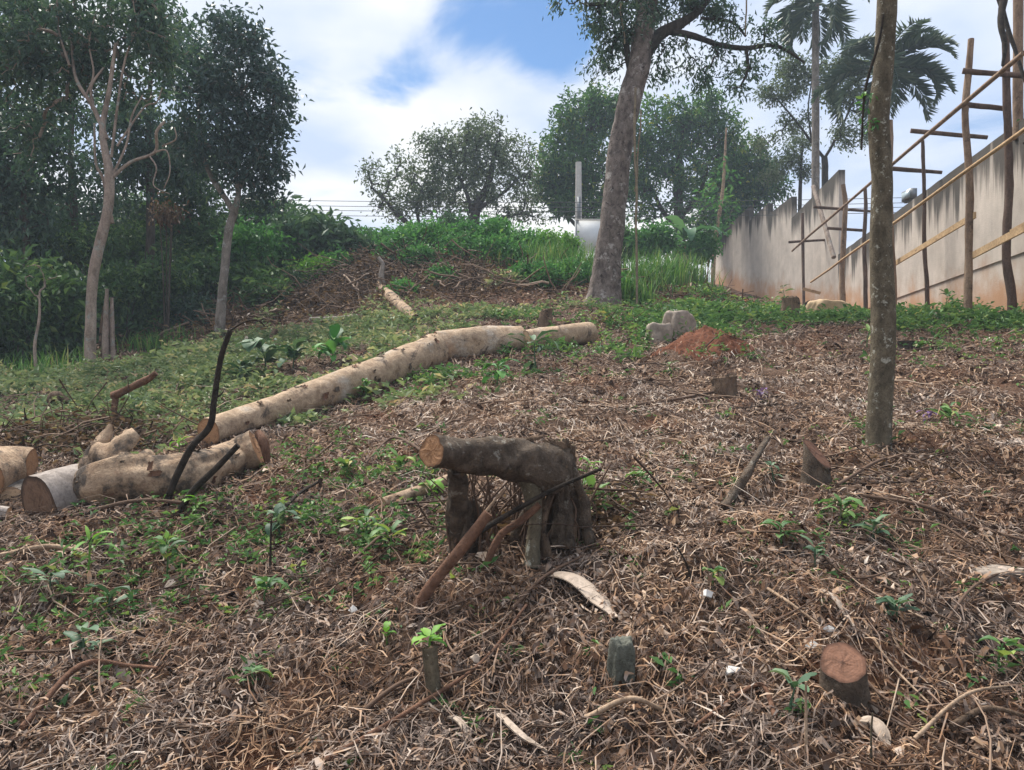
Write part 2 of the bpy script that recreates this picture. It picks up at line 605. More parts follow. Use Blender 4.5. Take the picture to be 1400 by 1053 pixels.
def mat_plain(name, c, rough=.8, var=.25, scale=12, spec=.2, metal=0.0):
    m, nt, b = nodes_of(name)
    n = noise(nt, scale, 6, .65)
    col = ramp(nt, n, [(.3, tuple(q * (1 - var) for q in c)), (.7, tuple(min(1, q * (1 + var)) for q in c))])
    nt.links.new(col, b.inputs['Base Color'])
    b.inputs['Roughness'].default_value = rough
    b.inputs['Metallic'].default_value = metal
    b.inputs['Specular IOR Level'].default_value = spec
    bump(nt, b, n, .3, .01)
    return m


M = {}
M['ground'] = mat_ground()
def mat_litter(name, stops):
    m, nt, b = nodes_of(name)
    col = ramp(nt, attr(nt), stops)
    tc = nt.nodes.new('ShaderNodeTexCoord').outputs['Object']
    n1 = noise(nt, 2.2, 4, .6, tc); n2 = noise(nt, 34, 2, .5, tc)
    hs = nt.nodes.new('ShaderNodeHueSaturation')
    nt.links.new(col, hs.inputs['Color'])
    nt.links.new(mrange(nt, math2(nt, 'ADD', n1, math2(nt, 'MULTIPLY', math2(nt, 'SUBTRACT', n2, .5), 1.2)), .3, .7, .62, 1.12), hs.inputs['Saturation'])
    nt.links.new(hs.outputs[0], b.inputs['Base Color'])
    b.inputs['Roughness'].default_value = .85
    b.inputs['Specular IOR Level'].default_value = .2
    return m


M['litter'] = mat_litter('dry_litter', [(0.0, (.032, .017, .011)), (.28, (.115, .064, .04)), (.55, (.255, .16, .102)), (.82, (.4, .28, .19)), (1.0, (.56, .45, .35))])
M['twig'] = mat_rnd('dry_twig', [(0.0, (.03, .018, .012)), (.5, (.10, .062, .042)), (.85, (.22, .15, .105)), (1.0, (.36, .27, .2))])
M['weed'] = mat_leaf('weed_leaf', [(0.0, (0.037, 0.095, 0.032)), (.4, (0.083, 0.177, 0.057)), (.75, (0.164, 0.278, 0.089)), (.92, (0.304, 0.380, 0.101)), (1.0, (0.380, 0.304, 0.101))], .3)
M['field'] = mat_leaf('field_weed_leaf', [(0.0, (0.075, 0.120, 0.053)), (.4, (0.169, 0.232, 0.114)), (.7, (0.287, 0.329, 0.171)), (.86, (0.473, 0.421, 0.244)), (1.0, (0.608, 0.393, 0.276))], .3)
M['bluegreen'] = mat_leaf('blue_green_leaf', [(0.0, (0.033, 0.077, 0.040)), (.6, (0.083, 0.153, 0.083)), (1.0, (0.154, 0.225, 0.122))], .25)
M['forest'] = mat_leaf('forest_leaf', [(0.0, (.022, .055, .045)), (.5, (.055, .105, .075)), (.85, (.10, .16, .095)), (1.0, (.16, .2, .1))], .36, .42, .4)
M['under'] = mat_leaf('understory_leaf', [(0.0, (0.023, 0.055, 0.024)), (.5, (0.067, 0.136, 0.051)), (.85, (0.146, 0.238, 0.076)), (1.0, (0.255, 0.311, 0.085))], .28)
M['glossy'] = mat_leaf('glossy_leaf', [(0.0, (.02, .05, .05)), (.6, (.05, .095, .08)), (1.0, (.10, .15, .105))], .28, .34, .55)
M['grey'] = mat_leaf('grey_green_leaf', [(0.0, (0.055, 0.083, 0.050)), (.5, (0.117, 0.159, 0.089)), (1.0, (0.221, 0.262, 0.144))], .3)
M['bank'] = mat_leaf('bank_leaf', [(0.0, (0.027, 0.094, 0.030)), (.5, (0.076, 0.215, 0.061)), (.85, (0.137, 0.315, 0.082)), (1.0, (0.232, 0.372, 0.096))], .32)
M['grass'] = mat_leaf('grass_blade', [(0.0, (0.036, 0.102, 0.026)), (.5, (0.084, 0.204, 0.048)), (.85, (0.156, 0.288, 0.072)), (1.0, (0.336, 0.336, 0.132))], .35)
M['mango'] = mat_leaf('broad_tree_leaf', [(0.0, (0.020, 0.066, 0.029)), (.5, (0.055, 0.140, 0.044)), (.8, (0.117, 0.234, 0.051)), (1.0, (0.370, 0.390, 0.065))], .28)
M['palm'] = mat_leaf('palm_leaflet', [(0.0, (.045, .08, .055)), (.6, (.09, .14, .085)), (1.0, (.16, .2, .11))], .4, .5, .3)
M['banana'] = mat_leaf('banana_leaf', [(0.0, (.05, .13, .06)), (1.0, (.13, .24, .12))], .35)
M['dead_leaf'] = mat_leaf('withered_leaf', [(0.0, (.05, .028, .016)), (.6, (.16, .095, .055)), (1.0, (.27, .17, .1))], .2)
M['sprout'] = mat_leaf('sprout_leaf', [(0.0, (.07, .2, .03)), (1.0, (.2, .38, .06))], .35)
M['purple'] = mat_leaf('purple_leaf', [(0.0, (.05, .025, .07)), (1.0, (.2, .11, .28))], .2)

M['bark_pale'] = mat_bark('pale_bark', (.15, .11, .085), (.4, .32, .265), (.27, .28, .25), 8, (1, 1, .4), .5)
M['bark_grey'] = mat_bark('grey_bark', (.1, .085, .07), (.3, .26, .225), (.34, .34, .31), 9, (1, 1, .5), .6)
M['bark_big'] = mat_bark('scaly_bark', (.055, .042, .036), (.25, .205, .18), (.4, .365, .335), 11, (1, 1, .55), 1.0, 4.5, .55, .66, (.035, .025, .022))
M['bark_moss'] = mat_bark('mossy_bark', (.055, .045, .03), (.17, .14, .095), (.36, .35, .29), 16, (1, 1, .6), .5, 20, .58, .64, (.05, .036, .026))
M['bark_dark'] = mat_bark('dark_bark', (.018, .014, .012), (.075, .058, .048), None, 12, (1, 1, .4), .7)
M['bark_forest'] = mat_bark('forest_bark', (.035, .028, .022), (.12, .095, .075), None, 10, (1, 1, .4), .6)
M['log_bark'] = mat_bark('felled_log_bark', (.23, .155, .1), (.52, .385, .265), (.46, .41, .35), 10, (1, 1, 1), .6, 2.2, .5, .72, (.12, .09, .07))
M['log_bark2'] = mat_bark('scuffed_log_bark', (.25, .165, .105), (.52, .38, .26), (.1, .08, .065), 9, (1, 1, 1), .9, 5.0, .47, .62, (.27, .18, .12))
M['log_grey'] = mat_bark('silver_log_bark', (.17, .14, .12), (.38, .33, .295), (.12, .095, .08), 8, (1, 1, 1), .3, 4, .62, .72)
M['old_wood'] = mat_bark('old_stump_bark', (.038, .028, .021), (.17, .13, .098), (.27, .245, .205), 14, (1, 1, 1), .9, 12, .58, .66, (.14, .095, .06))
M['rot_wood'] = mat_bark('rotten_wood', (.055, .036, .024), (.25, .17, .115), (.02, .015, .012), 14, (1, 1, .3), 1.0, 9, .52, .66)
M['red_wood'] = mat_bark('red_brown_stick', (.07, .035, .022), (.22, .12, .078), None, 14, (1, 1, 1), .5)
M['black_stick'] = mat_bark('charred_stick', (.014, .011, .009), (.06, .046, .036), None, 20, (1, 1, 1), .6)
M['pale_stick'] = mat_bark('pale_stick', (.2, .13, .085), (.45, .33, .23), (.1, .07, .05), 12, (1, 1, 1), .4)
M['pole'] = mat_bark('scaffold_pole_bark', (.12, .075, .05), (.34, .24, .165), (.09, .06, .042), 8, (1, 1, .3), .4)
M['pole_dark'] = mat_bark('dark_scaffold_pole', (.05, .032, .025), (.16, .105, .08), None, 8, (1, 1, .3), .4)
M['plank'] = mat_bark('yellow_sawn_board', (.3, .19, .1), (.55, .385, .22), (.22, .14, .08), 5, (1, 1, 1), .25)
M['cut_fresh'] = mat_cut('fresh_cut', (.15, .07, .035), (.4, .22, .115), (.28, .15, .08))
M['cut_brown'] = mat_cut('weathered_cut', (.08, .04, .025), (.19, .115, .075), (.08, .05, .035))
M['cut_red'] = mat_cut('red_brown_cut', (.04, .018, .012), (.17, .085, .054), (.1, .048, .03))
M['cut_pale'] = mat_cut('pale_cut', (.3, .18, .1), (.58, .4, .25), (.4, .27, .17))
M['concrete'] = mat_concrete('board_marked_concrete', (.49, .43, .375), (.05, .044, .038))
M['stone'] = mat_bark('grey_green_stone', (.065, .068, .055), (.19, .195, .16), (.3, .32, .29), 16, (1, 1, 1), .6, 8, .6, .7)
M['rubble'] = mat_plain('rubble', (.27, .225, .185), .9, .35, 14)
M['soil_red'] = mat_plain('red_soil', (.12, .05, .03), .97, .5, 26, .05)
M['sack'] = mat_plain('sandy_sack', (.4, .29, .18), .9, .25, 10)
M['white'] = mat_plain('white_paint', (.62, .64, .66), .6, .08, 4, .3)
M['paper'] = mat_plain('white_scrap', (.55, .53, .5), .7, .12, 20)
M['metal'] = mat_plain('grey_metal', (.2, .21, .22), .5, .15, 6, .4, .6)
M['lens'] = mat_plain('lamp_glass', (.35, .42, .46), .2, .1, 6, .5)
M['cpole'] = mat_plain('pole_concrete', (.5, .48, .45), .9, .15, 6)
M['wire'] = mat_plain('wire', (.05, .05, .055), .6, .1, 6)
M['vine'] = mat_bark('vine', (.14, .11, .075), (.32, .26, .18), None, 10, (1, 1, 1), .3)
M['peel'] = mat_bark('pale_bark_peel', (.27, .21, .16), (.5, .41, .335), (.2, .15, .11), 5, (1, 1, 1), .25, 4, .62, .74)


# ---------------------------------------------------------------- the ground
def axis(lo, hi, fine, f0, f1, grow=1.12, mx=12.0):
    """coordinates: step `fine` between f0 and f1, growing outside"""
    c = list(np.arange(f0, f1 + fine / 2, fine))
    s = fine; a = c[-1]
    while a < hi:
        s = min(s * grow, mx); a += s; c.append(a)
    s = fine; a = c[0]
    while a > lo:
        s = min(s * grow, mx); a -= s; c.insert(0, a)
    return np.array(c)


def zone_green(x, y):
    """0..1: where low weeds cover the soil"""
    g = np.zeros_like(x)
    for u, v, r, a in ((200, 530, 2.2, 1), (100, 560, 2.0, 1), (330, 490, 2.6, 1), (60, 500, 3, .8), (260, 560, 1.3, .9), (430, 470, 2.2, .7), (560, 440, 2.4, .6), (700, 430, 1.6, .5),
                       (1050, 425, 3.0, .9), (1250, 440, 1.6, .7), (1380, 440, 1.2, .7), (960, 430, 1.6, .8), (820, 440, 1.6, .6)):
        q = gpx(u, v)
        g = np.maximum(g, a * np.exp(-((x - q[0]) ** 2 + (y - q[1]) ** 2) / (r * r)))
    return np.maximum(g, np.clip((y - 17) / 4, 0, 1) * np.clip((6 - x) / 3, 0, 1) * .7)


def zone_red(x, y):
    g = np.zeros_like(x)
    for u, v, r, a in ((965, 400, 1.6, 1), (945, 405, 1.5, .8), (800, 395, 1.2, .6), (620, 415, 1.6, .55), (740, 400, 1.2, .5), (560, 610, .5, .5), (1130, 720, .35, .45), (470, 420, 2, .35)):
        q = gpx(u, v)
        g = np.maximum(g, a * np.exp(-((x - q[0]) ** 2 + (y - q[1]) ** 2) / (r * r)))
    return g


def build_ground():
    ax = axis(-240, 240, .09, -5.5, 6.5, 1.1); ay = axis(-100, 280, .08, 1.2, 13, 1.09)
    X, Y = np.meshgrid(ax, ay, indexing='ij')
    Z = H(X, Y)
    nx, ny = X.shape
    idx = np.arange(nx * ny).reshape(nx, ny)
    f = np.stack([idx[:-1, :-1], idx[1:, :-1], idx[1:, 1:], idx[:-1, 1:]], -1).reshape(-1, 4)
    mb = MB(); mb.add(np.stack([X, Y, Z], -1).reshape(-1, 3), f)
    o = mb.build('ground', M['ground'])
    for nm, fn in (('green', zone_green), ('red', zone_red)):
        a = o.data.attributes.new(nm, 'FLOAT', 'POINT')
        a.data.foreach_set('value', fn(X.ravel(), Y.ravel()).astype(np.float32))
    tag(o, 'sloping brown earth hillside cleared of trees', kind='structure')


build_ground()


# ---------------------------------------------------------------- concrete boundary wall
def wall_piece(name, parent, a, b, top_a, top_b, thick=.2, bottom=None, hb_lo=None, top_attr=None, nx=40, nz=14, push=0.0):
    """one cast length of wall between plan points a and b (front face), sloping top"""
    a = np.array(a, float); b = np.array(b, float)
    d = unit(b - a); nrm = np.array([d[1], -d[0]])
    if nrm[0] > 0: nrm = -nrm                     # front looks to -x, the lot
    t = np.linspace(0, 1, nx + 1)
    P = a + (b - a) * t[:, None] + nrm * push
    Q = P - nrm * (thick + push)
    gz = H(P[:, 0], P[:, 1])
    zt = top_a + (top_b - top_a) * t
    zt = zt + .02 * vnoise(t * 9 * np.linalg.norm(b - a) / 3, t * 0 + 3.3, 8)
    zb = gz - .35 if bottom is None else np.full(nx + 1, bottom)
    s = np.linspace(0, 1, nz + 1)
    Zf = zb[:, None] * (1 - s) + zt[:, None] * s
    def sheet(R):
        return np.stack([np.broadcast_to(R[:, :1], Zf.shape), np.broadcast_to(R[:, 1:], Zf.shape), Zf], -1).reshape(-1, 3)
    VF, VB = sheet(P), sheet(Q)
    n = (nx + 1) * (nz + 1)
    idx = np.arange(n).reshape(nx + 1, nz + 1)
    ff = np.stack([idx[:-1, :-1], idx[1:, :-1], idx[1:, 1:], idx[:-1, 1:]], -1).reshape(-1, 4)
    fb = ff[:, ::-1] + n
    ed = np.concatenate([idx[:, -1], idx[-1, ::-1][1:], idx[::-1, 0][1:], idx[0, :][1:]])
    fs = np.stack([ed[:-1], ed[1:], ed[1:] + n, ed[:-1] + n], -1)
    mb = MB(); mb.add(np.vstack([VF, VB]), np.vstack([ff, fb, fs]))
    o = mb.build(name, M['concrete'], parent, smooth=False)
    hb = (Zf - gz[:, None]).ravel(); ht = ((zt if top_attr is None else np.full(nx + 1, top_attr))[:, None] - Zf).ravel()
    for nm, q in (('hb', hb), ('ht', ht)):
        at = o.data.attributes.new(nm, 'FLOAT', 'POINT')
        at.data.foreach_set('value', np.r_[q, q].astype(np.float32))
    return o


def near_wall_y(u):
    return 5.6 / ((u - CU) / F - .1833)


def nw(y):
    return (5.6 + .1833 * y, y)


def build_walls():
    w = thing('concrete_wall', 'long level-topped grey concrete wall behind the timber scaffold', 'wall', (*nw(12), h1(*nw(12))))
    tag(w, kind='thing')
    wall_piece('lower_pour', w, nw(24.2), nw(7.0), 3.70, 3.66, .20, None, None, 5.63, 70, 12)
    wall_piece('upper_pour', w, nw(24.2), nw(7.0), 5.60, 5.66, .23, 3.62, None, None, 70, 14, .028)
    for u, v in ((1295, 376), (1358, 342), (1255, 364)):           # formwork tie holes, plugged dark
        y = near_wall_y(u); x = nw(y)[0]; z = CZ + (CV - v) / F * y
        mb = MB(); tube(mb, [(x - .018, y, z), (x + .05, y, z)], [.035, .03], 8)
        mb.build('tie_hole', M['bark_dark'], w)
    f = thing('concrete_wall', 'mossy concrete wall stepping down the slope in saw-tooth sections', 'wall', (10.1, 30, h1(10.1, 30)))
    tag(f, kind='thing')

    def far_y(u):     # plan line (10.05, 24.2) .. (9.8, 38)
        k = (9.8 - 10.05) / (38 - 24.2)
        return (10.05 - k * 24.2) / ((u - CU) / F - k)
    def fx(y): return 10.05 + (9.8 - 10.05) / 13.8 * (y - 24.2)
    secs = [(978, 326, 1024, 283), (1027, 303, 1050, 278), (1054, 294, 1082, 269), (1080, 299, 1152, 232)]
    prev = None
    for i, (u0, v0, u1, v1) in enumerate(secs):
        y0, y1 = far_y(u0), far_y(u1)
        if prev is not None: y0 = prev - .003
        if i == 3: y1 = 24.25
        z0 = CZ + (CV - v0) / F * y0; z1 = CZ + (CV - v1) / F * y1
        wall_piece('wall_section', f, (fx(y0), y0), (fx(y1), y1), z0, z1, .2, None, None, None, 24, 16)
        prev = y1
    # floodlight on the low wall
    y = near_wall_y(1237) ; x = nw(y)[0] + .1; 
    t = thing('floodlight', 'small grey floodlight on a bracket atop the concrete wall', 'lamp', (x, y, 5.6))
    mb = MB()
    box(mb, (x, y, 5.75), (.06, .36, .03)); box(mb, (x, y, 5.67), (.04, .04, .16))
    mb.build('bracket', M['metal'], t)
    mb = MB(); box(mb, (x, y, 5.88), (.14, .42, .22)); mb.build('lamp_housing', M['metal'], t)
    mb = MB(); box(mb, (x - .075, y, 5.88), (.02, .36, .16)); mb.build('lens', M['lens'], t)


def box(mb, c, s, rot=None, cval=.5):
    c = np.array(c, float); s = np.array(s, float) / 2
    v = np.array([(x, y, z) for x in (-1, 1) for y in (-1, 1) for z in (-1, 1)], float) * s
    if rot is not None: v = v @ np.asarray(rot).T
    f = [(0, 1, 3, 2), (4, 6, 7, 5), (0, 4, 5, 1), (2, 3, 7, 6), (0, 2, 6, 4), (1, 5, 7, 3)]
    mb.add(v + c, f, cval)


def board(mb, a, b, w, t):
    """sawn board from a to b, w high and t thick"""
    a = np.array(a, float); b = np.array(b, float)
    d = unit(b - a); s = unit(np.cross(d, [0, 0, 1])); u = np.cross(s, d)
    R = np.stack([d, s, u], 1)
    box(mb, (a + b) / 2, (np.linalg.norm(b - a), t, w), R)


build_walls()


def build_scaffold():
    def fy(u): return 4.7 / ((u - CU) / F - .1833)       # outer row of poles
    def by(u): return 5.3 / ((u - CU) / F - .1833)       # inner row against the wall
    def P(u, v, fn): return px(u, v, fn(u))
    s = thing('scaffold', 'rough pole-and-board timber scaffold against the concrete wall', 'scaffold', P(1323, 436, fy))
    poles = [(1323, 55, 1322, 436, .058, fy, 'pole'), (1218, 165, 1222, 432, .058, fy, 'pole'), (1154, 252, 1153, 433, .07, fy, 'pole'),
             (1377, 44, 1383, 440, .062, by, 'pole_dark'), (1263, 192, 1269, 434, .042, by, 'pole_dark'), (1182, 258, 1184, 432, .055, by, 'pole_dark'),
             (1430, -20, 1432, 445, .06, fy, 'pole')]
    for i, (u0, v0, u1, v1, r, fn, m) in enumerate(poles):
        y = fn(u1)
        a = px(u1, v1, y); b = px(u0, v0, y)
        a[2] = h1(a[0], a[1]) - .25
        t = np.linspace(0, 1, 9)
        p = a + (b - a) * t[:, None]
        p[:, 0] += .05 * vnoise(t * 4 + i * 3.3, t * 0, 11) * 2 * (t > 0.02)
        p[:, 1] += .05 * vnoise(t * 4 + i * 5.3, t * 0, 12) * 2
        p, r_ = smooth_path(p, np.linspace(r * 1.08, r * .8, 9), 3)
        mb = MB(); tube(mb, p, r_, 9, .1, 4, i)
        mb.build('pole', M[m], s)
    rails = [(1087, 343, 1410, 72, fy, 'pole', .033), (1113, 386, 1440, 158, fy, 'plank', .028)]
    for i, (u0, v0, u1, v1, fn, m, r) in enumerate(rails):
        a = P(u0, v0, fn); b = P(u1, v1, fn)
        a[0] -= .1; b[0] -= .1
        t = np.linspace(0, 1, 12); p = a + (b - a) * t[:, None]
        p[:, 2] += .05 * vnoise(t * 6, t * 0 + i, 14)
        mb = MB(); tube(mb, p, np.full(12, r), 8, .1, 3, 20 + i); mb.build('rail', M[m], s)
    for (u0, v0, u1, v1, w) in ((1214, 363, 1326, 294, .13), (1316, 353, 1420, 297, .14), (1374, 318, 1425, 290, .1), (1097, 398, 1117, 401, .12)):
        a = P(u0, v0, fy); b = P(u1, v1, fy)
        if u0 == 1097:
            a = px(1094, 395, 23.2); b = px(1118, 401, 23.0)
        a[0] += .08; b[0] += .08
        mb = MB(); board(mb, a, b, w * .72, .03); mb.build('board', M['plank'], s, smooth=False)
    # putlogs: from the outer poles to the wall
    for (u0, v0, y0, u1, v1) in ((1316, 97, fy(1323), 1412, 105), (1318, 143, fy(1323), 1378, 149), (1245, 179, fy(1245), 1350, 188), (1213, 230, fy(1218), 1288, 236),
                                 (1112, 283, 22.6, 1192, 289), (1131, 312, 21.5, 1180, 315), (1078, 331, 25.5, 1150, 327)):
        a = px(u0, v0, y0)
        y1 = by(min(u1, 1400)) if u1 < 1400 else 11.2
        b = px(u1, v1, max(y0 - .3, min(y1, y0 + 1.2)))
        t = np.linspace(0, 1, 6)
        mb = MB(); tube(mb, a + (b - a) * t[:, None], np.linspace(.045, .038, 6), 7, .12, 4, u0); mb.build('crossbar', M['pole_dark'], s)
    # raking strut and a split prop in front of the stepped wall
    a = px(1112, 255, 25.3); b = px(1140, 352, 23.6)
    mb = MB(); tube(mb, np.linspace(a, b, 6), np.full(6, .075), 8, .1, 3, 5); mb.build('strut', M['bark_pale'], s)
    a = px(1097, 292, 25.2); b = px(1099, 418, 24.6); b[2] = h1(b[0], b[1]) - .1
    mb = MB(); tube(mb, np.linspace(a, b, 8), np.full(8, .05), 8, .25, 5, 6); mb.build('pole', M['pole_dark'], s)
    a = px(1392, -30, 12.2); b = px(1392, 120, 12.2); b[2] = 5.4
    mb = MB(); tube(mb, np.linspace(a, b, 6), np.full(6, .075), 8, .08, 3, 8); mb.build('pole', M['pole'], s)


build_scaffold()


# ---------------------------------------------------------------- trees
def grow(root, starts, blobs, ntips, per_tip, leaf, tip_r, bark, leafm, seed, rt=.006, droop=.3, steps=3, wig=.12, crown='crown', wood_mb=None,
         flat=1.0, maxr=.05, norm=.7, dense_shell=.0, leaf_ar=.42, zdir=(-.9, .6)):
    """fills the blobs with twig tips, joins each to the nearest wood already there, hangs leaves on the tips"""
    global rng
    rng = np.random.default_rng(seed)
    nodes = [np.asarray(p, float) for p in starts]
    par = [-1] * len(nodes)
    w = np.array([b[3] ** 3 for b in blobs]) ** .8
    w = w / w.sum()
    tips = []
    for b, k in zip(blobs, rng.multinomial(ntips, w)):
        q = rdir(k) * (rng.random((k, 1)) ** (1 / 3 if not dense_shell else dense_shell)) * b[3]
        q[:, 2] *= flat
        tips.append(np.array(b[:3]) + q)
    tips = np.vstack(tips)
    S = np.array(nodes)
    order = np.argsort(((tips[:, None] - S[None]) ** 2).sum(-1).min(1))
    arr = np.zeros((len(nodes) + ntips * steps, 3)); arr[:len(nodes)] = S
    n = len(nodes); chains = []; ends = []
    for i in order:
        t = tips[i]
        j = int(((arr[:n] - t) ** 2).sum(1).argmin())
        a = arr[j]; L = np.linalg.norm(t - a)
        ids = [j]; 
        for s in range(1, steps + 1):
            f = s / steps
            q = a + (t - a) * f
            if s < steps: q = q + rng.normal(0, wig * L, 3) + np.array([0, 0, .10 * L * math.sin(math.pi * f)])
            arr[n] = q; par.append(ids[-1]); ids.append(n); n += 1
        chains.append(ids); ends.append((ids[-1], unit(t - a)))
    cnt = np.zeros(n)
    for e, _ in ends: cnt[e] += 1
    for k in range(n - 1, -1, -1):
        if par[k] >= 0: cnt[par[k]] += cnt[k]
    rad = np.minimum(rt * np.sqrt(np.maximum(cnt, 1)), maxr)
    mb = wood_mb or MB()
    for ids in chains:
        r = rad[ids].copy(); r[0] = min(r[0], r[1] * 1.15)
        tube(mb, arr[ids], r, 4 if r.max() < .03 else 6, 0, caps=False, c=rng.random())
    if wood_mb is None:
        tag(mb.build('branchwork', M[bark], root), kind='stuff')
    # leaves
    T = np.array([arr[e] for e, _ in ends]); D = np.array([d for _, d in ends])
    A = np.array([arr[par[e]] for e, _ in ends])
    k = per_tip; N = len(T) * k
    f = rng.random((N, 1)) ** .6
    base = np.repeat(A, k, 0) * (1 - f) + np.repeat(T, k, 0) * f + rng.normal(0, 1, (N, 3)) * tip_r
    d = unit(np.repeat(D, k, 0) * .5 + rdir(N) * .9 + np.array([0, 0, -droop]))
    clump = np.repeat(rng.random(len(T)), k)
    c = np.clip(.45 * clump + .55 * rng.random(N) + rng.normal(0, .04, N), 0, 1)
    L = leaf * rng.uniform(.6, 1.25, N)
    mb = MB(); leaves(mb, base, d, rnormal(N, norm), L, L * leaf_ar * rng.uniform(.8, 1.2, N), .15, c)
    mb.build(crown, M[leafm], root, smooth=False)


def trunk_px(pts, d, k=12, dd=0.0):
    """trunk centre line and radii from (u, v, width in px); the foot stands on the ground"""
    P = []; R = []
    for i, (u, v, w) in enumerate(pts):
        dist = d + dd * i / max(1, len(pts) - 1)
        P.append(px(u, v, dist)); R.append(w * .5 * dist / F)
    return np.array(P), np.array(R)


def blob_px(bl, d):
    return [(*px(u, v, d + dd), r * d / F) for (u, v, r, dd) in bl]


def tree_px(name, label, cat, pts, d, limbs, bl, ntips, per_tip, leaf, tip_r, bark, leafm, seed, group=None, k=12, amp=.08, foot=True, wood=None, limb_w=.75, **kw):
    P, R = trunk_px(pts, d)
    if foot:
        P[0][2] = h1(P[0][0], P[0][1]) - .12
    root = thing(name, label, cat, (P[0][0], P[0][1], h1(P[0][0], P[0][1])), group)
    p, r = smooth_path(P, R, 6)
    mb = MB(); tube(mb, p, r, k, amp, 2.5, seed)
    starts = list(p[len(p) // 2:])
    mb.build('trunk', M[bark], root)
    for i, lb in enumerate(limbs):
        P2, R2 = trunk_px([q[:3] for q in lb], d)
        R2 = R2 * limb_w
        for q, e in zip(P2, lb):
            if len(e) > 3: q[1] += e[3]
        p2, r2 = smooth_path(P2, R2, 5)
        mb = MB(); tube(mb, p2, r2, 8, .12, 4, seed + i + 1)
        mb.build('limb', M[wood or bark], root)
        starts += list(p2[2:])
    if bl:
        grow(root, starts, blob_px(bl, d), ntips, per_tip, leaf, tip_r, wood or bark, leafm, seed, **kw)
    return root


# the slender pale tree at the edge of the wood
tree_px('forest_tree', 'slender pale-barked tree with forked bare limbs at the wood edge', 'tree',
        [(122, 516, 17), (124, 450, 14), (128, 372, 13.5), (147, 290, 13), (149, 236, 12), (140, 180, 8), (150, 120, 6), (158, 60, 4)], 12.2,
        [[(150, 246, 11), (178, 222, 9), (212, 208, 8), (222, 186, 9, -.2), (233, 172, 7, -.2)],
         [(149, 250, 8), (172, 200, 6), (180, 160, 5), (195, 130, 4)],
         [(146, 190, 13), (128, 148, 11), (105, 110, 9), (84, 62, 7, .3), (72, 5, 5, .5)],
         [(128, 148, 8), (125, 118, 7), (142, 92, 5)],
         [(95, 90, 7), (80, 40, 5), (78, -20, 4)],
         [(140, 300, 11, .3), (128, 240, 9, .3), (117, 215, 7, .3), (115, 160, 5, .3)],
         [(152, 215, 8), (168, 95, 6), (185, 40, 4), (182, 0, 3)],
         [(212, 208, 6), (236, 212, 4, -.2), (240, 240, 3, -.2), (232, 262, 3, -.2)], [(222, 200, 5), (248, 196, 4, -.2), (246, 180, 3, -.2)], [(205, 214, 5), (222, 235, 4, -.2), (218, 258, 3, -.2), (240, 270, 2, -.2)],
         [(160, 200, 6), (196, 148, 5), (214, 140, 4), (222, 120, 3)], [(118, 130, 6), (128, 100, 5), (122, 60, 4), (130, 20, 3)]],
        [(55, 40, 80, .2), (150, 20, 70, .4), (45, 130, 55, .6), (205, 45, 55, .3), (115, 90, 45, 1.0), (10, 80, 50, 0), (190, 120, 40, .9), (30, 200, 40, .8)],
        300, 28, .13, .11, 'bark_pale', 'forest', 11, wood='bark_pale', k=14, limb_w=.5)

# the tree with the dense rounded crown
tree_px('forest_tree', 'grey-trunked tree with a dense rounded crown of glossy dark leaves', 'tree',
        [(298, 468, 16), (302, 425, 12.5), (306, 380, 11.5), (312, 320, 11), (321, 288, 11)], 15.4,
        [[(320, 290, 12), (306, 268, 10), (288, 240, 9), (276, 205, 8), (272, 150, 6), (280, 100, 4)],
         [(321, 290, 12), (326, 262, 10), (322, 230, 8), (332, 170, 7), (328, 100, 5), (320, 50, 4)],
         [(326, 262, 7), (345, 220, 6), (365, 180, 4), (375, 140, 3)]],
        [(315, 75, 58, 0), (345, 140, 62, 0), (275, 120, 50, .1), (350, 210, 52, 0), (300, 200, 48, -.2), (330, 255, 40, .2), (372, 170, 32, 0), (335, 45, 30, .2), (375, 110, 26, .1), (260, 190, 42, .3), (365, 265, 24, 0)],
        400, 27, .135, .12, 'bark_grey', 'glossy', 23, k=14, leaf_ar=.46)

# trees deeper in the wood
FG = 'trees deeper in the wood'
_ft = [  # base u, base v, d, trunk width, top v, blobs
    (30, 470, 16.5, 12, 120, [(20, 150, 70, 0), (60, 230, 60, .5), (10, 270, 55, 0), (-40, 200, 80, 0), (40, 330, 40, 0)], 'forest', 'dark-leaved tree with a spreading crown beside the thin saplings'),
    (200, 450, 18.5, 14, 60, [(190, 190, 55, 0), (235, 90, 45, .5), (170, 250, 45, 0), (230, 230, 40, 1), (205, 20, 40, 1), (250, 60, 30, 1)], 'forest', 'leafy forest tree filling the gap between the two front trunks'),
    (95, 460, 20.5, 13, 60, [(90, 60, 60, 0), (100, 190, 50, .5), (60, 280, 45, 0), (140, 300, 45, 0), (20, 10, 60, 0), (110, 130, 40, 0)], 'forest', 'tall forest tree behind the slender pale-barked tree'),
    (-70, 470, 17.5, 14, 60, [(-60, 100, 95, 0), (-20, 20, 80, 0), (-70, 240, 90, 0), (-10, 340, 60, 0)], 'under', 'broad dark tree at the outer edge of the wood'),
    (255, 430, 21, 12, 160, [(250, 250, 45, 0), (285, 300, 35, 0), (225, 310, 40, 0), (265, 200, 35, 0)], 'under', 'small-crowned forest tree behind the dense rounded tree'),
]
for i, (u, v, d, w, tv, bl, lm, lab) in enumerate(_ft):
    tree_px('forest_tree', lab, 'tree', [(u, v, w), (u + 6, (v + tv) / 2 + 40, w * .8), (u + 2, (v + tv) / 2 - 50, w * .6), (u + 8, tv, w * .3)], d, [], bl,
            200, 36, .17, .17, 'bark_forest', lm, 40 + i, FG, k=9)

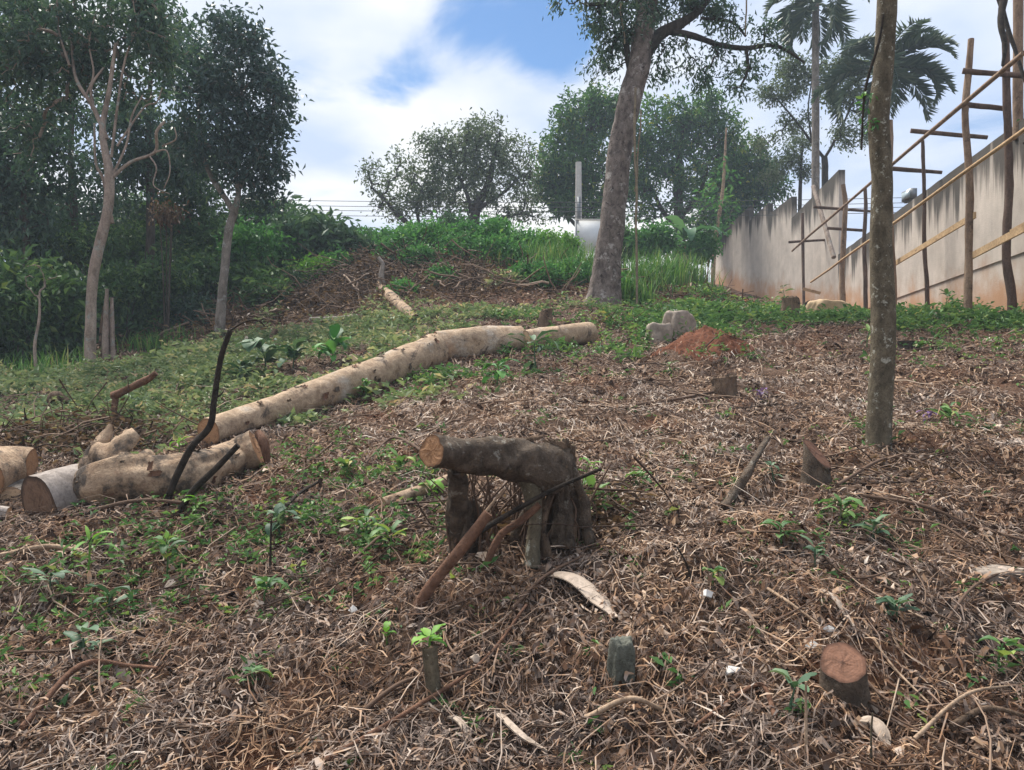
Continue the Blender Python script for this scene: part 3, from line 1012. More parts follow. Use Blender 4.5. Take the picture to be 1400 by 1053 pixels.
# saplings and bare stems at the wood edge
for i, (u0, v0, u1, v1, w, lab) in enumerate(((52, 520, 50, 400, 5, 'thin bare white sapling stem at the dark wood edge'), (30, 490, 22, 420, 4, 'thinner leafy sapling deeper in the shade of the wood edge'))):
    q = gpx(u0, v0)
    t = thing('sapling', lab, 'sapling', q)
    p = np.array([px(u0, v0 + 3, q[1]), px((u0 * 2 + u1) / 3 - 4, v0 * .66 + v1 * .33, q[1]), px((u0 + 2 * u1) / 3 + 3, v0 * .33 + v1 * .66, q[1]), px(u1 + 4, v1, q[1])])
    p[0][2] = q[2] - .05
    p2, r2 = smooth_path(p, np.array([w, w * .9, w * .8, w * .5]) * .5 * q[1] / F, 4)
    mb = MB(); tube(mb, p2, r2, 6, .1, 4, i); mb.build('stem', M['bark_pale'], t)
    grow(t, list(p2[-4:]), [(*px(u1, v1 - 25, q[1]), .35)], 14, 10, .12, .08, 'bark_pale', 'under', 70 + i)
q = gpx(150, 492)
t = thing('dead_tree', 'pair of split dead trunks standing behind the pale tree', 'dead tree', q)
for i, (du, w) in enumerate(((-6, 9), (5, 8), (-14, 4))):
    p = np.array([px(150 + du, 495, q[1] + .1 * i), px(149 + du * .8, 450, q[1] + .1 * i), px(150 + du * .6, 395 + 12 * i, q[1] + .1 * i)])
    p[0][2] = q[2] - .1
    p2, r2 = smooth_path(p, np.array([w, w * .9, w * .5]) * .5 * q[1] / F, 5)
    mb = MB(); tube(mb, p2, r2, 8, .2, 6, i); mb.build('stem', M['bark_pale' if i < 2 else 'rot_wood'], t)


def bush(label, u, v, r, d, leafm, n=60, per=24, leaf=.13, seed=0, flat=.8, group=None, name='bush', cat='bush', tip_r=None, blobs=None, norm=.7, ar=.42, droop=.3):
    """shrub with stems from the ground, crown centre seen at (u, v), r px"""
    c = px(u, v, d); R = r * d / F
    g = h1(c[0], c[1])
    root = thing(name, label, cat, (c[0], c[1], g), group)
    rr = np.random.default_rng(seed + 500)
    st = []
    top = max(c[2], g + R * .35)
    c = np.array([c[0], c[1], top])
    mb = MB()
    for k in range(5):
        a = rr.uniform(0, 6.28); s = R * .25
        p = np.array([(c[0] + math.cos(a) * s * .3, c[1] + math.sin(a) * s * .3, g - .06), (c[0] + math.cos(a) * s * .7, c[1] + math.sin(a) * s * .7, g + (top - g) * .5 + .02), (c[0] + math.cos(a) * s * 1.4, c[1] + math.sin(a) * s * 1.4, top)])
        tube(mb, p, [.02, .015, .008], 5, c=.4); st += list(p)
    mb.build('stem', M['bark_forest'], root)
    bl = [(c[0], c[1], c[2], R * .7)]
    for k in range(5):
        a = rr.uniform(0, 6.28)
        bl.append((c[0] + math.cos(a) * R * .55, c[1] + math.sin(a) * R * .4, c[2] + rr.uniform(-.35, .3) * R * flat, R * rr.uniform(.35, .5)))
    grow(root, st, bl, n, per, leaf, tip_r or leaf * .9, 'bark_forest', leafm, seed + 900, rt=.003, flat=flat, steps=2, norm=norm, leaf_ar=ar, droop=droop)
    return root


# understory of the wood
UG = 'shrubs of the wood edge'
_us = [(25, 395, 62, 14.5, 'under'), (95, 405, 50, 15.5, 'under'), (20, 460, 50, 14, 'under'), (75, 450, 45, 15, 'under'), (170, 400, 48, 16.5, 'under'), (215, 385, 50, 17, 'under'), (205, 435, 40, 17, 'under'),
       (262, 370, 45, 18, 'under'), (255, 425, 36, 17, 'forest'), (330, 385, 42, 18, 'under'), (345, 335, 45, 18.5, 'bank'), (385, 350, 40, 19.5, 'bank'), (365, 410, 30, 17.3, 'under'), (120, 340, 50, 17.5, 'under'), (60, 340, 55, 18, 'under'), (290, 330, 40, 20, 'under'), (-30, 420, 60, 13.5, 'under'), (180, 340, 45, 19, 'under')]
_ul = ['shrub with yellowish leaves behind the thin white sapling', 'shrub just left of the slender pale trunk', 'low dark shrub around the foot of the thin white sapling', 'dark shrub behind the base of the slender pale trunk',
       'dark shrub behind the split dead trunks', 'tall shrub under the withered brown leaves', 'dark shrub above the brushwood between the two front trunks', 'shrub between the withered leaves and the grey trunk', 'shadowed low shrub left of the grey trunk foot',
       'shrub directly right of the grey trunk', 'green shrub under the edge of the dense rounded crown', 'green shrub between the rounded tree and the broad-leaved bush', 'dark low shrub at the foot of the brushy bank', 'shrub half hidden behind the slender pale trunk',
       'shrub high in the shade beyond the thin saplings', 'shrub behind the fork of the grey trunk', 'shrub at the outer edge of the wood', 'high shrub behind the split dead trunks']
for i, (u, v, r, d, m) in enumerate(_us):
    bush(_ul[i], u, v, r, d, m, 75, 28, .15 if i % 3 else .2, 100 + i, .9, UG, name='undergrowth_shrub', cat='shrub')
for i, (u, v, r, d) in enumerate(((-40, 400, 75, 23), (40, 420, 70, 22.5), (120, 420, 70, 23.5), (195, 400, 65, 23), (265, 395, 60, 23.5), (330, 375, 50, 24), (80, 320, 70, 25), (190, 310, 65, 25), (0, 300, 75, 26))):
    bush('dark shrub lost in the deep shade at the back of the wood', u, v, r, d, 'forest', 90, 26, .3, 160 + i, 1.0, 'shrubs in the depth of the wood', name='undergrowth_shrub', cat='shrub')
bush('hanging bunch of withered brown leaves among the forest branches', 228, 288, 26, 16.2, 'dead_leaf', 34, 10, .11, 140, 1.0, name='withered_shrub', cat='shrub', droop=.9)

# bushes along the crest of the bank
_bb = [(425, 330, 46, 20.0, 'bluegreen', .28, 'broad-leaved blue-green bush crowning the bank beside the wood'),
       (478, 345, 30, 20.3, 'bluegreen', .2, 'rounded blue-green bush beside the small lamp post'),
       (432, 372, 17, 18.6, 'sprout', .14, 'small yellow-green bush among the dead brush'),
       (545, 358, 30, 19.2, 'bank', .13, 'leafy green bush above the pale broken branch'),
       (598, 345, 36, 19.6, 'bank', .13, 'tall bright green bush on the bank top under the grey-green tree'),
       (650, 352, 42, 19.4, 'bank', .13, 'largest bright green bush on the bank top'),
       (668, 380, 26, 18.4, 'bank', .12, 'low dark green bush on the face of the bank'),
       (708, 350, 30, 19.8, 'bank', .12, 'feathery green bush between the big bush and the yellow shoots'),
       (745, 335, 22, 20.3, 'sprout', .11, 'slender yellow-green shoots on the bank beside the white panel'),
       (772, 335, 17, 21.0, 'sprout', .1, 'small pale green shoots at the foot of the white panel'),
       (740, 405, 24, 16.0, 'bank', .10, 'low green bush on the slope before the big tree'),
       (785, 395, 22, 16.6, 'bank', .10, 'small green bush against the roots of the big tree'),
       (548, 402, 16, 16.2, 'bank', .10, 'small bush growing over the broken pale log'),
       (608, 392, 14, 16.8, 'bank', .10, 'small round bush at the foot of the bank'),
       (520, 345, 20, 20.5, 'bank', .12, 'small green bush on the bank top beyond the broken branch')]
_bb += [(508, 338, 24, 21.0, 'bank', .14, 'tall uneven bush at the dip of the bank crest'), (565, 330, 26, 20.6, 'bank', .14, 'tall bush rising over the leafy one above the broken branch'), (625, 322, 28, 20.8, 'bluegreen', .15, 'tallest blue-green bush behind the bright bushes of the bank'),
        (685, 328, 24, 21.0, 'bank', .13, 'tall loose bush behind the feathery one'), (400, 318, 34, 21.5, 'bluegreen', .22, 'high blue-green bush behind the broad-leaved one'), (355, 300, 34, 22.0, 'under', .18, 'tall dark bush between the rounded tree and the bank'),
        (395, 385, 18, 18.0, 'under', .13, 'dark bush low on the bank beside the wood'), (465, 365, 16, 19.0, 'bank', .12, 'green bush among the brushwood below the blue-green ones'), (575, 372, 20, 18.4, 'bank', .12, 'green bush on the bank face beside the pale broken branch'),
        (625, 372, 22, 18.8, 'bank', .12, 'green bush hanging down the bank under the largest bush'), (700, 378, 18, 18.2, 'bank', .12, 'small green bush on the bank face before the grass'), (715, 405, 14, 16.2, 'bank', .1, 'low spreading bush at the foot of the bank'),
        (850, 405, 16, 15.2, 'bank', .1, 'low bush right behind the big tree foot'), (890, 330, 24, 23.5, 'bank', .16, 'green bush beyond the tall grass and vine'), (955, 340, 20, 25.5, 'bank', .16, 'green bush between the banana plant and the wall end'), (850, 335, 22, 24, 'under', .16, 'dark bush behind the big trunk')]
for i, (u, v, r, d, m, lf, lab) in enumerate(_bb):
    bush(lab, u, v, r * 1.18, d, m, 80 + r, 32, lf, 200 + i, .85, 'bushes on the bank')


# ---------------------------------------------------------------- the big tree on the slope
def big_tree():
    q = gpx(823, 417); d = q[1]
    r = tree_px('big_tree', 'tall thick scaly-barked tree standing on the slope before the bank', 'tree',
                [(823, 424, 60), (827, 398, 43), (831, 350, 37), (839, 285, 35), (847, 215, 33), (858, 150, 31), (872, 95, 32), (880, 45, 30), (889, -20, 22), (905, -110, 15)], d,
                [[(866, 110, 15), (858, 75, 12), (852, 30, 10), (836, 8, 9), (800, 6, 7)],
                 [(880, 75, 30), (902, 48, 24), (935, 30, 18), (958, 12, 13), (985, -25, 9)],
                 [(915, 42, 14), (950, 50, 11), (985, 62, 10), (1020, 66, 9), (1055, 62, 8), (1080, 72, 6), (1100, 86, 4)],
                 [(1020, 65, 7), (1022, 95, 5), (1012, 120, 4)],
                 [(958, 25, 6), (1000, 30, 5), (1020, 50, 4)],
                 [(885, 20, 18), (860, -40, 12), (830, -110, 8)]],
                [(828, 35, 36, 0), (812, 20, 26, .3), (818, 95, 22, 0), (840, 85, 22, .2), (900, 95, 22, .3), (925, 75, 28, 0), (955, 100, 24, 0), (985, 80, 26, 0), (1005, 115, 22, 0), (1030, 90, 20, .2), (985, 30, 30, 0), (1040, 40, 24, 0),
                 (900, 10, 34, .4), (870, 20, 34, -.3), (845, -20, 50, 0), (920, -50, 70, 0), (960, 0, 34, .3), (772, -10, 26, 0), (1060, 70, 16, 0), (860, 55, 28, .5)],
                460, 24, .105, .085, 'bark_big', 'forest', 77, k=20, amp=.1, wood='bark_dark', leaf_ar=.36, droop=.6)
    # buttress roots reach into the soil
    for i, (u, v, w) in enumerate(((800, 428, 16), (852, 424, 14), (816, 436, 13))):
        a = px(825 + (u - 825) * .3, 385, d - .1); b = px(u, v, d - .25 + .1 * i); b[2] = h1(b[0], b[1]) - .08
        m = (a + b) / 2 + np.array([(b[0] - a[0]) * .05, 0, -.12])
        p, rr = smooth_path([a, m, b], [w * .35 * d / F, w * .5 * d / F, w * .4 * d / F], 5)
        mb = MB(); tube(mb, p, rr, 9, .15, 4, i); mb.build('root', M['bark_big'], r)
    for i, (u0, v0, u1, v1) in enumerate(((869, 120, 871, 352), (878, 150, 869, 262), (848, 5, 853, 60), (1020, -40, 1021, 48))):
        a = px(u0, v0, d - .45); b = px(u1, v1, d - .3)
        t_ = np.linspace(0, 1, 12)[:, None]
        p = a + (b - a) * t_; p[:, 0] += .06 * vnoise(t_[:, 0] * 5 + i * 4, t_[:, 0] * 0, 21)
        if i == 0:
            p[-1][2] = h1(p[-1][0], p[-1][1]) - .02
        t = thing('hanging_vine', ('long pale vine hanging straight down beside the big tree trunk', 'short pale vine tangled beside the longer hanging one', 'pale vine dangling over the fork of the big tree', 'thin vine dangling from the long side limb')[i], 'vine', p[-1])
        mb = MB(); tube(mb, p, np.full(12, .022 if i == 0 else .014), 5, .2, 3, i); mb.build('vine_stem', M['vine'], t)


big_tree()

# ---------------------------------------------------------------- trees beyond the bank
tree_px('spreading_tree', 'wide grey-green spreading tree rising behind the bank', 'tree',
        [(645, 372, 20), (648, 320, 16), (652, 285, 13), (668, 250, 9), (675, 215, 6)], 31,
        [[(646, 335, 13), (610, 322, 11), (575, 318, 11), (548, 297, 9), (525, 272, 7), (510, 258, 4)],
         [(650, 300, 9), (640, 270, 7), (625, 235, 5), (615, 210, 3)], [(655, 285, 8), (690, 262, 6), (712, 240, 4)],
         [(660, 315, 9), (685, 300, 8), (712, 292, 5), (730, 296, 3)], [(575, 318, 7), (570, 280, 5), (580, 250, 3)]],
        [(660, 205, 45, 0), (620, 225, 38, 0), (700, 225, 38, 0), (690, 195, 30, 0), (580, 245, 36, 0), (640, 260, 40, 1), (700, 270, 36, 0), (520, 250, 28, 0), (535, 285, 26, 0), (500, 240, 16, 0), (600, 285, 28, 0), (720, 290, 22, 0), (560, 225, 28, 0), (655, 185, 26, 0), (590, 205, 26, 0), (565, 275, 28, 0), (600, 250, 30, 0), (625, 195, 26, 0)],
        520, 26, .17, .17, 'bark_dark', 'grey', 301, wood='bark_dark', rt=.012, maxr=.1)
_dt = [(790, 380, 33, [(795, 165, 40, 0), (760, 235, 34, 0), (800, 220, 40, 0), (830, 150, 34, 0), (770, 275, 28, 0), (810, 280, 30, 0), (760, 200, 22, 0), (745, 255, 20, 0)], 'dark broad-leaved tree rising behind the utility pole', 16),
       (925, 385, 35, [(900, 170, 42, 0), (950, 165, 42, 0), (880, 225, 40, 0), (935, 225, 45, 0), (985, 185, 36, 0), (870, 270, 34, 0), (920, 275, 34, 0), (965, 150, 28, 0), (860, 190, 30, 0)], 'large dark tree with yellowing top leaves behind the big trunk', 20),
       (1010, 385, 37, [(1010, 225, 36, 0), (985, 255, 34, 0), (1030, 260, 30, 0), (1000, 290, 30, 0), (1045, 235, 20, 0), (1060, 255, 16, 0), (960, 300, 26, 0)], 'dark bushy tree rising at the far end of the stepped wall', 16)]
for i, (u, v, d, bl, lab, w) in enumerate(_dt):
    tree_px('broad_tree', lab, 'tree', [(u, v, w), (u + 4, 320, w * .8), (u + 2, 260, w * .6), (u + 6, 190, w * .3)], d,
            [[(u + 4, 315, w * .5), (u - 18, 290, w * .4), (u - 35, 255, w * .25)], [(u + 3, 300, w * .5), (u + 28, 270, w * .4), (u + 42, 235, w * .25)]],
            bl, 330, 34, .24, .2, 'bark_dark', 'mango', 320 + i, 'trees beyond the bank', rt=.014, maxr=.12)
tree_px('feathery_tree', 'thin airy tree with forked pale branches behind the stepped wall', 'tree',
        [(1128, 300, 11), (1128, 250, 9), (1127, 215, 8)], 30,
        [[(1127, 217, 6), (1110, 195, 5), (1090, 168, 4), (1062, 135, 3)], [(1127, 217, 6), (1140, 195, 5), (1155, 165, 4), (1170, 130, 3)], [(1110, 195, 4), (1105, 150, 3), (1110, 110, 2)]],
        [(1065, 125, 26, 0), (1100, 110, 28, 0), (1150, 130, 30, 0), (1175, 95, 28, 0), (1090, 165, 22, 0), (1165, 185, 26, 0), (1140, 90, 24, 0), (1080, 90, 22, 0), (1050, 190, 20, 0), (1185, 150, 20, 0)],
        260, 34, .15, .16, 'bark_dark', 'grey', 340, flat=.55, rt=.009)
tree_px('feathery_tree', 'slight tree with sparse crown just above the saw-tooth wall', 'tree',
        [(1092, 310, 6), (1094, 260, 5), (1097, 195, 3)], 33, [], [(1080, 215, 22, 0), (1095, 195, 18, 0), (1060, 240, 18, 0), (1105, 235, 16, 0)], 80, 30, .15, .16, 'bark_dark', 'grey', 345, flat=.6)


def frond(mb, rb, base, az, el, L, droop, nl=34, ll=.42, seed=0):
    """one pinnate palm frond: arching rachis with two combs of leaflets"""
    r = np.random.default_rng(seed)
    t = np.linspace(0, 1, 12)
    h = np.array([math.cos(az), math.sin(az), 0])
    ang = el - droop * t ** 1.3
    st = np.stack([np.cos(ang), np.sin(ang)], 1) * L / 12
    q = np.cumsum(st, 0)
    p = base + h * q[:, :1] + np.array([0, 0, 1.0]) * q[:, 1:]
    tube(rb, p, np.linspace(.035, .008, 12), 5, c=.5, caps=False)
    s = np.linspace(.14, 1, nl)
    P = np.stack([np.interp(s, t, p[:, k]) for k in range(3)], 1)
    T = unit(np.stack([np.interp(s, t, np.gradient(p[:, k])) for k in range(3)], 1))
    side = np.array([-h[1], h[0], 0])
    for sg in (-1, 1):
        d = unit(side * sg * .8 + T * .6 + np.array([0, 0, -.35]) + r.normal(0, .12, (nl, 3)))
        l = ll * (np.sin(np.pi * (.12 + .84 * s)) * .8 + .25) * r.uniform(.85, 1.15, nl)
        leaves(mb, P, d, unit(np.cross(d, T) * sg + r.normal(0, .15, (nl, 3)) + np.array([0, 0, .2])), l, .05, .35, r.random(nl) * .8 + .1)


def palm(name_label, u, vtop, d, w, fr, L, seed, lean=0):
    c = px(u, vtop, d)
    q = np.array([c[0] - lean, c[1], h1(c[0] - lean, c[1])])
    root = thing('palm_tree', name_label, 'palm', q, 'palms behind the wall')
    t = np.linspace(0, 1, 14)[:, None]
    p = np.array([q[0], q[1], q[2] - .2]) * (1 - t) + c * t
    mb = MB(); tube(mb, p, np.linspace(w * .55, w * .42, 14) * d / F, 10, .05, 3, seed); mb.build('trunk', M['bark_grey'], root)
    r = np.random.default_rng(seed)
    for k, (az, el, dr) in enumerate(fr):
        f = MB(); rb = MB()
        frond(f, rb, c, math.radians(az), math.radians(el), L * r.uniform(.85, 1.1), math.radians(dr), seed=seed * 50 + k, ll=.62)
        fo = rb.build('frond', M['palm'], root)
        f.build('leaflets', M['palm'], fo, smooth=False, loc=(0, 0, 0))
    return root


palm('tall slim palm with a pale ringed trunk behind the stepped wall', 1115, 6, 27.5, 11,
     [(a * 27 + 5, 50 - (a % 3) * 35, 95 + (a % 4) * 15) for a in range(13)], 2.2, 5)
palm('palm with long feathery drooping fronds behind the near mossy trunk', 1207, 95, 25.5, 12,
     [(a * 24 + 8, 70 - (a % 4) * 26, 80 + (a % 3) * 25) for a in range(16)] + [(-15, 55, 75), (-40, 45, 85), (5, 30, 80), (-25, 5, 70)], 2.3, 9)


# banana clump, bamboo pole, power lines, utility pole, panel
def broad_leaf(mb, base, az, el, L, W, droop, fold=.18, nseg=8, wave=0.0, seed=0, c=.5):
    r = np.random.default_rng(seed)
    t = np.linspace(0, 1, nseg + 1)
    h = np.array([math.cos(az), math.sin(az), 0.0]); s = np.array([-h[1], h[0], 0.0])
    ang = el - droop * t
    q = np.cumsum(np.stack([np.cos(ang), np.sin(ang)], 1) * L / (nseg + 1), 0)
    p = np.asarray(base) + h * q[:, :1] + np.array([0, 0, 1.0]) * q[:, 1:]
    up = np.stack([-np.sin(ang)[:, None] * h[None] + np.cos(ang)[:, None] * np.array([0, 0, 1.0])], 0)[0]
    w = W * .5 * np.sin(np.pi * np.clip(t * .93 + .05, 0, 1)) ** .7
    wv = r.normal(0, wave, (2, nseg + 1, 1)) * W
    a = p + s * w[:, None] + up * (w[:, None] * fold * 2 + wv[0]); b = p - s * w[:, None] + up * (w[:, None] * fold * 2 + wv[1])
    V = np.stack([a, p, b], 1).reshape(-1, 3)
    k = np.arange(nseg)[:, None] * 3
    f = np.concatenate([k + np.array([[0, 1, 4, 3]]), k + np.array([[1, 2, 5, 4]])])
    mb.add(V, f, c)


def banana(u, v, d, label, n, L, seed):
    c = px(u, v, d); g = h1(c[0], c[1])
    root = thing('banana_plant', label, 'banana plant', (c[0], c[1], g))
    top = g + max(.6, c[2] - g - .3)
    mb = MB(); tube(mb, [(c[0], c[1], g - .1), (c[0], c[1], g + (top - g) / 2), (c[0], c[1], top)], [.11, .09, .06], 9); mb.build('stem', M['pale_stick'], root)
    r = np.random.default_rng(seed)
    for k in range(n):
        mb = MB(); broad_leaf(mb, (c[0], c[1], top - .04), k * 6.28 / n + r.uniform(-.3, .3), r.uniform(.9, 1.35), L * r.uniform(.8, 1.1), L * .27, r.uniform(1.3, 2.2), .15, 10, .06, seed + k, r.random())
        mb.build('leaf', M['banana'], root)


banana(938, 318, 25.5, 'banana plant with arching pale green leaves beside the stepped wall', 8, 1.5, 3)
banana(912, 335, 24.5, 'short banana plant beside the taller banana plant', 6, .9, 4)

a = px(974, 384, 28); a[2] = h1(a[0], a[1]) - .1
b = px(993, 175, 28)
t = thing('bamboo_pole', 'thin leaning bamboo pole at the end of the stepped wall', 'pole', a + np.array([0, 0, .1]))
mb = MB(); p, r_ = smooth_path([a, a * .7 + b * .3 + np.array([-.08, 0, 0]), a * .35 + b * .65 + np.array([.05, 0, 0]), b], [.085, .075, .06, .03], 6)
tube(mb, p, r_, 7, .08, 2, 3); mb.build('culm', M['pale_stick'], t)
grow(t, list(p[8:]), [(*px(983, 270, 28), .8), (*px(988, 230, 28), .6), (*px(978, 310, 28), .6)], 26, 10, .22, .12, 'bark_grey', 'bank', 350, rt=.004)

c = px(791, 222, 30); g = h1(c[0], c[1])
t = thing('utility_pole', 'pale concrete utility pole behind the white panel', 'pole', (c[0], c[1], g))
mb = MB(); tube(mb, [(c[0], c[1], g - .2), (c[0], c[1], c[2])], [.15, .11], 10); mb.build('shaft', M['cpole'], t)
mb = MB(); box(mb, (c[0], c[1] - .14, c[2] - 1.9), (.12, .12, 1.1)); mb.build('insulator_rack', M['metal'], t)
for k, (vv, lab) in enumerate(((277, 'topmost thin power line crossing behind the big tree'), (284, 'second power line from the top behind the big tree'), (290, 'third power line from the top behind the big tree'), (297, 'lowest power line crossing behind the big tree'))):
    y = 29.7 - k * .05
    zc = CZ + (CV - vv) / F * y
    x = np.linspace(-20, 26, 40)
    z = zc + .0009 * (x - 3) ** 2 + .004 * x
    mb = MB(); tube(mb, np.stack([x, np.full(40, y), z], 1), np.full(40, .011), 4, caps=False)
    o = mb.build('power_line', M['wire'])
    tag(o, lab, 'power line', 'power lines')

d = 27.0
p0, p1 = px(786, 345, d), px(842, 301, d)
g = h1(p0[0], d)
t = thing('white_panel', 'white framed panel on posts at the top of the bank', 'panel', ((p0[0] + p1[0]) / 2, d, g))
mb = MB(); box(mb, ((p0[0] + p1[0]) / 2, d, (p0[2] + p1[2]) / 2), (p1[0] - p0[0], .05, p1[2] - p0[2])); mb.build('sheet', M['white'], t)
for x in (p0[0] + .03, p1[0] - .03):
    mb = MB(); box(mb, (x, d - .05, (p1[2] + g) / 2 - .1), (.06, .05, p1[2] - g + .26)); mb.build('post', M['metal'], t)
for z in (p0[2], p1[2]):
    mb = MB(); box(mb, ((p0[0] + p1[0]) / 2, d - .055, z), (p1[0] - p0[0] - .004, .05, .045)); mb.build('frame_bar', M['cpole'], t)
t = thing('low_wall', 'low white wall under the white panel', 'wall', (*px(805, 350, 28)[:2], h1(*px(805, 350, 28)[:2])))
tag(t, kind='thing')
c = px(806, 352, 28); g = h1(c[0], c[1])
mb = MB(); box(mb, (c[0], 28, (c[2] + g) / 2 - .1), (1.9, .15, c[2] - g + .5)); mb.build('masonry', M['white'], t)
mb = MB(); box(mb, (c[0], 28, c[2] + .19), (2.0, .24, .06)); mb.build('coping', M['cpole'], t)

c = px(491, 322, 26); g = h1(c[0], c[1])
t = thing('lamp_post', 'small dark lamp post on the bank top', 'lamp post', (c[0], c[1], g))
mb = MB(); tube(mb, [(c[0], c[1], g - .1), (c[0], c[1], c[2])], [.06, .05], 8); mb.build('post', M['metal'], t)
mb = MB(); tube(mb, [(c[0], c[1], c[2] - .05), (c[0] - .35, c[1], c[2])], [.04, .03], 6); box(mb, (c[0] - .42, c[1], c[2]), (.4, .16, .07)); mb.build('lamp_head', M['metal'], t)

# ---------------------------------------------------------------- the near trunk by the wall side
q = gpx(1200, 614); d = q[1]
nt_ = tree_px('mossy_tree', 'straight mossy trunk rising from the litter before the scaffold', 'tree',
              [(1199, 620, 40), (1201, 600, 34), (1204, 540, 33), (1208, 450, 32), (1204, 330, 29), (1206, 250, 28), (1201, 165, 27), (1208, 90, 26), (1213, 0, 25), (1217, -150, 23), (1222, -330, 19), (1220, -520, 12)], d,
              [[(1217, -150, 12), (1180, -260, 9), (1130, -360, 6)], [(1218, -220, 12), (1270, -340, 9), (1330, -420, 6)], [(1204, 168, 8), (1198, 160, 6), (1194, 155, 5)]],
              [(1220, -480, 150, 0), (1120, -400, 110, .2), (1330, -450, 120, -.2), (1230, -620, 120, 0)], 130, 16, .14, .12, 'bark_moss', 'forest', 88, k=18, amp=.05)
for i, (pts, w) in enumerate((([(1206, 20), (1196, 60), (1186, 110), (1180, 150), (1178, 205)], .010),)):
    P = np.array([px(u, v, d - .04) for u, v in pts])
    t = thing('hanging_vine', 'dark vine clinging to the upper mossy trunk', 'vine', P[-1])
    P[0] = px(1208, 20, d - .10); P[1] = px(1201, 60, d - .08)
    p, r_ = smooth_path(P, [w * .7, w, w, w, w * .6], 5)
    mb = MB(); tube(mb, p, r_, 6, .2, 8, 3); mb.build('vine_stem', M['black_stick'], t)
    grow(t, list(p[10:]), [(*px(1182, 140, d), .07), (*px(1192, 168, d - .05), .05)], 8, 5, .05, .02, 'bark_dark', 'bank', 89, rt=.0015)

# a tree behind the wall reaching over it
d = 11.5
tr = thing('overhanging_tree', 'dark overhanging tree beyond the tall end of the concrete wall', 'tree', (10.2, 12.6, h1(10.2, 12.6)))
P = np.array([(10.2, 12.6, h1(10.2, 12.6) - .2), (10.1, 12.5, 5), (9.8, 12.3, 8.5), (9.4, 12.1, 10.5)])
p, r_ = smooth_path(P, [.17, .15, .11, .05], 6); mb = MB(); tube(mb, p, r_, 10, .08, 2, 5); mb.build('trunk', M['bark_dark'], tr)
st = list(p[10:])
for pts in ([(9.75, 12.3, 8.6), (8.3, 12.0, 7.9), px(1365, -40, 11.2), px(1374, 25, 11), px(1390, 75, 10.8), px(1408, 130, 10.6)], [px(1372, 0, 11), px(1368, 30, 10.9), px(1374, 62, 10.8), px(1371, 90, 10.8)],
            [(10.0, 12.4, 6.3), px(1440, 190, 11.8), px(1400, 196, 11.5)]):
    p, r_ = smooth_path(pts, np.linspace(.055, .02, len(pts)), 5); mb = MB(); tube(mb, p, r_, 7, .15, 4, 6); mb.build('limb', M['black_stick'], tr); st += list(p[-6:])
grow(tr, st, [(9.4, 12, 10.5, 1.6), (8.6, 11.8, 9.8, 1.2), (*px(1398, 185, 11.4), .28), (*px(1420, 160, 11.4), .4), (9.9, 12.6, 8.9, 1.2)], 120, 18, .13, .1, 'bark_dark', 'bank', 90)


# ---------------------------------------------------------------- felled wood
def log_px(name, label, cat, pts, bark, cut, group=None, k=20, amp=.06, n=6, seed=0, sink=.0, cuts=(1, 1), dd=None, facek=.0, jag=.004):
    """a log lying on the ground: pts are (u, v of the axis, half thickness in px)"""
    P = []; R = []
    for i, (u, v, w) in enumerate(pts):
        g = gpx(u, v + w * (1 - sink)); d = g[1] + (dd[i] if dd else 0)
        P.append(px(u, v, d)); R.append(w * d / F)
    P = np.array(P); R = np.array(R)
    root = thing(name, label, cat, (P[0][0], P[0][1], P[0][2] - R[0]), group)
    p, r = smooth_path(P, R, n)
    mb = MB(); a, b = tube(mb, p, r, k, amp, 2.2, seed, caps=False)
    mb.build('bark', M[bark], root)
    for ring, on in ((a[::-1], cuts[0]), (b, cuts[1])):
        mb = MB(); disc(mb, ring, 0, jag if on else .05); mb.build('cut_face' if on else 'broken_end', M[cut if on else 'rot_wood'], root, smooth=False)
    return root, p, r


long1, _p1, _r1 = log_px('felled_trunk', 'longest pale felled trunk section, its sawn end by the standing dark stick', 'log',
                         [(285, 590, 19), (390, 556, 20.5), (500, 516, 22), (594, 479, 22.5)], 'log_bark', 'cut_fresh', 'sections of the long felled trunk', 36, .075, 22, 3, dd=[0, .1, .1, .2])
_e = _p1[-1]
log_px('felled_trunk', 'middle pale section of the long felled trunk, lying behind the leafy sapling', 'log',
       [(597, 475, 21.5), (655, 469, 21), (712, 464, 19)], 'log_bark', 'cut_fresh', 'sections of the long felled trunk', 34, .07, 22, 5, dd=[.2, .2, .2])
log_px('felled_trunk', 'small upper pale section of the long felled trunk before the big tree', 'log',
       [(718, 466, 14), (762, 460, 15), (806, 456, 15)], 'log_bark', 'cut_pale', 'sections of the long felled trunk', 18, .07, 6, 6)

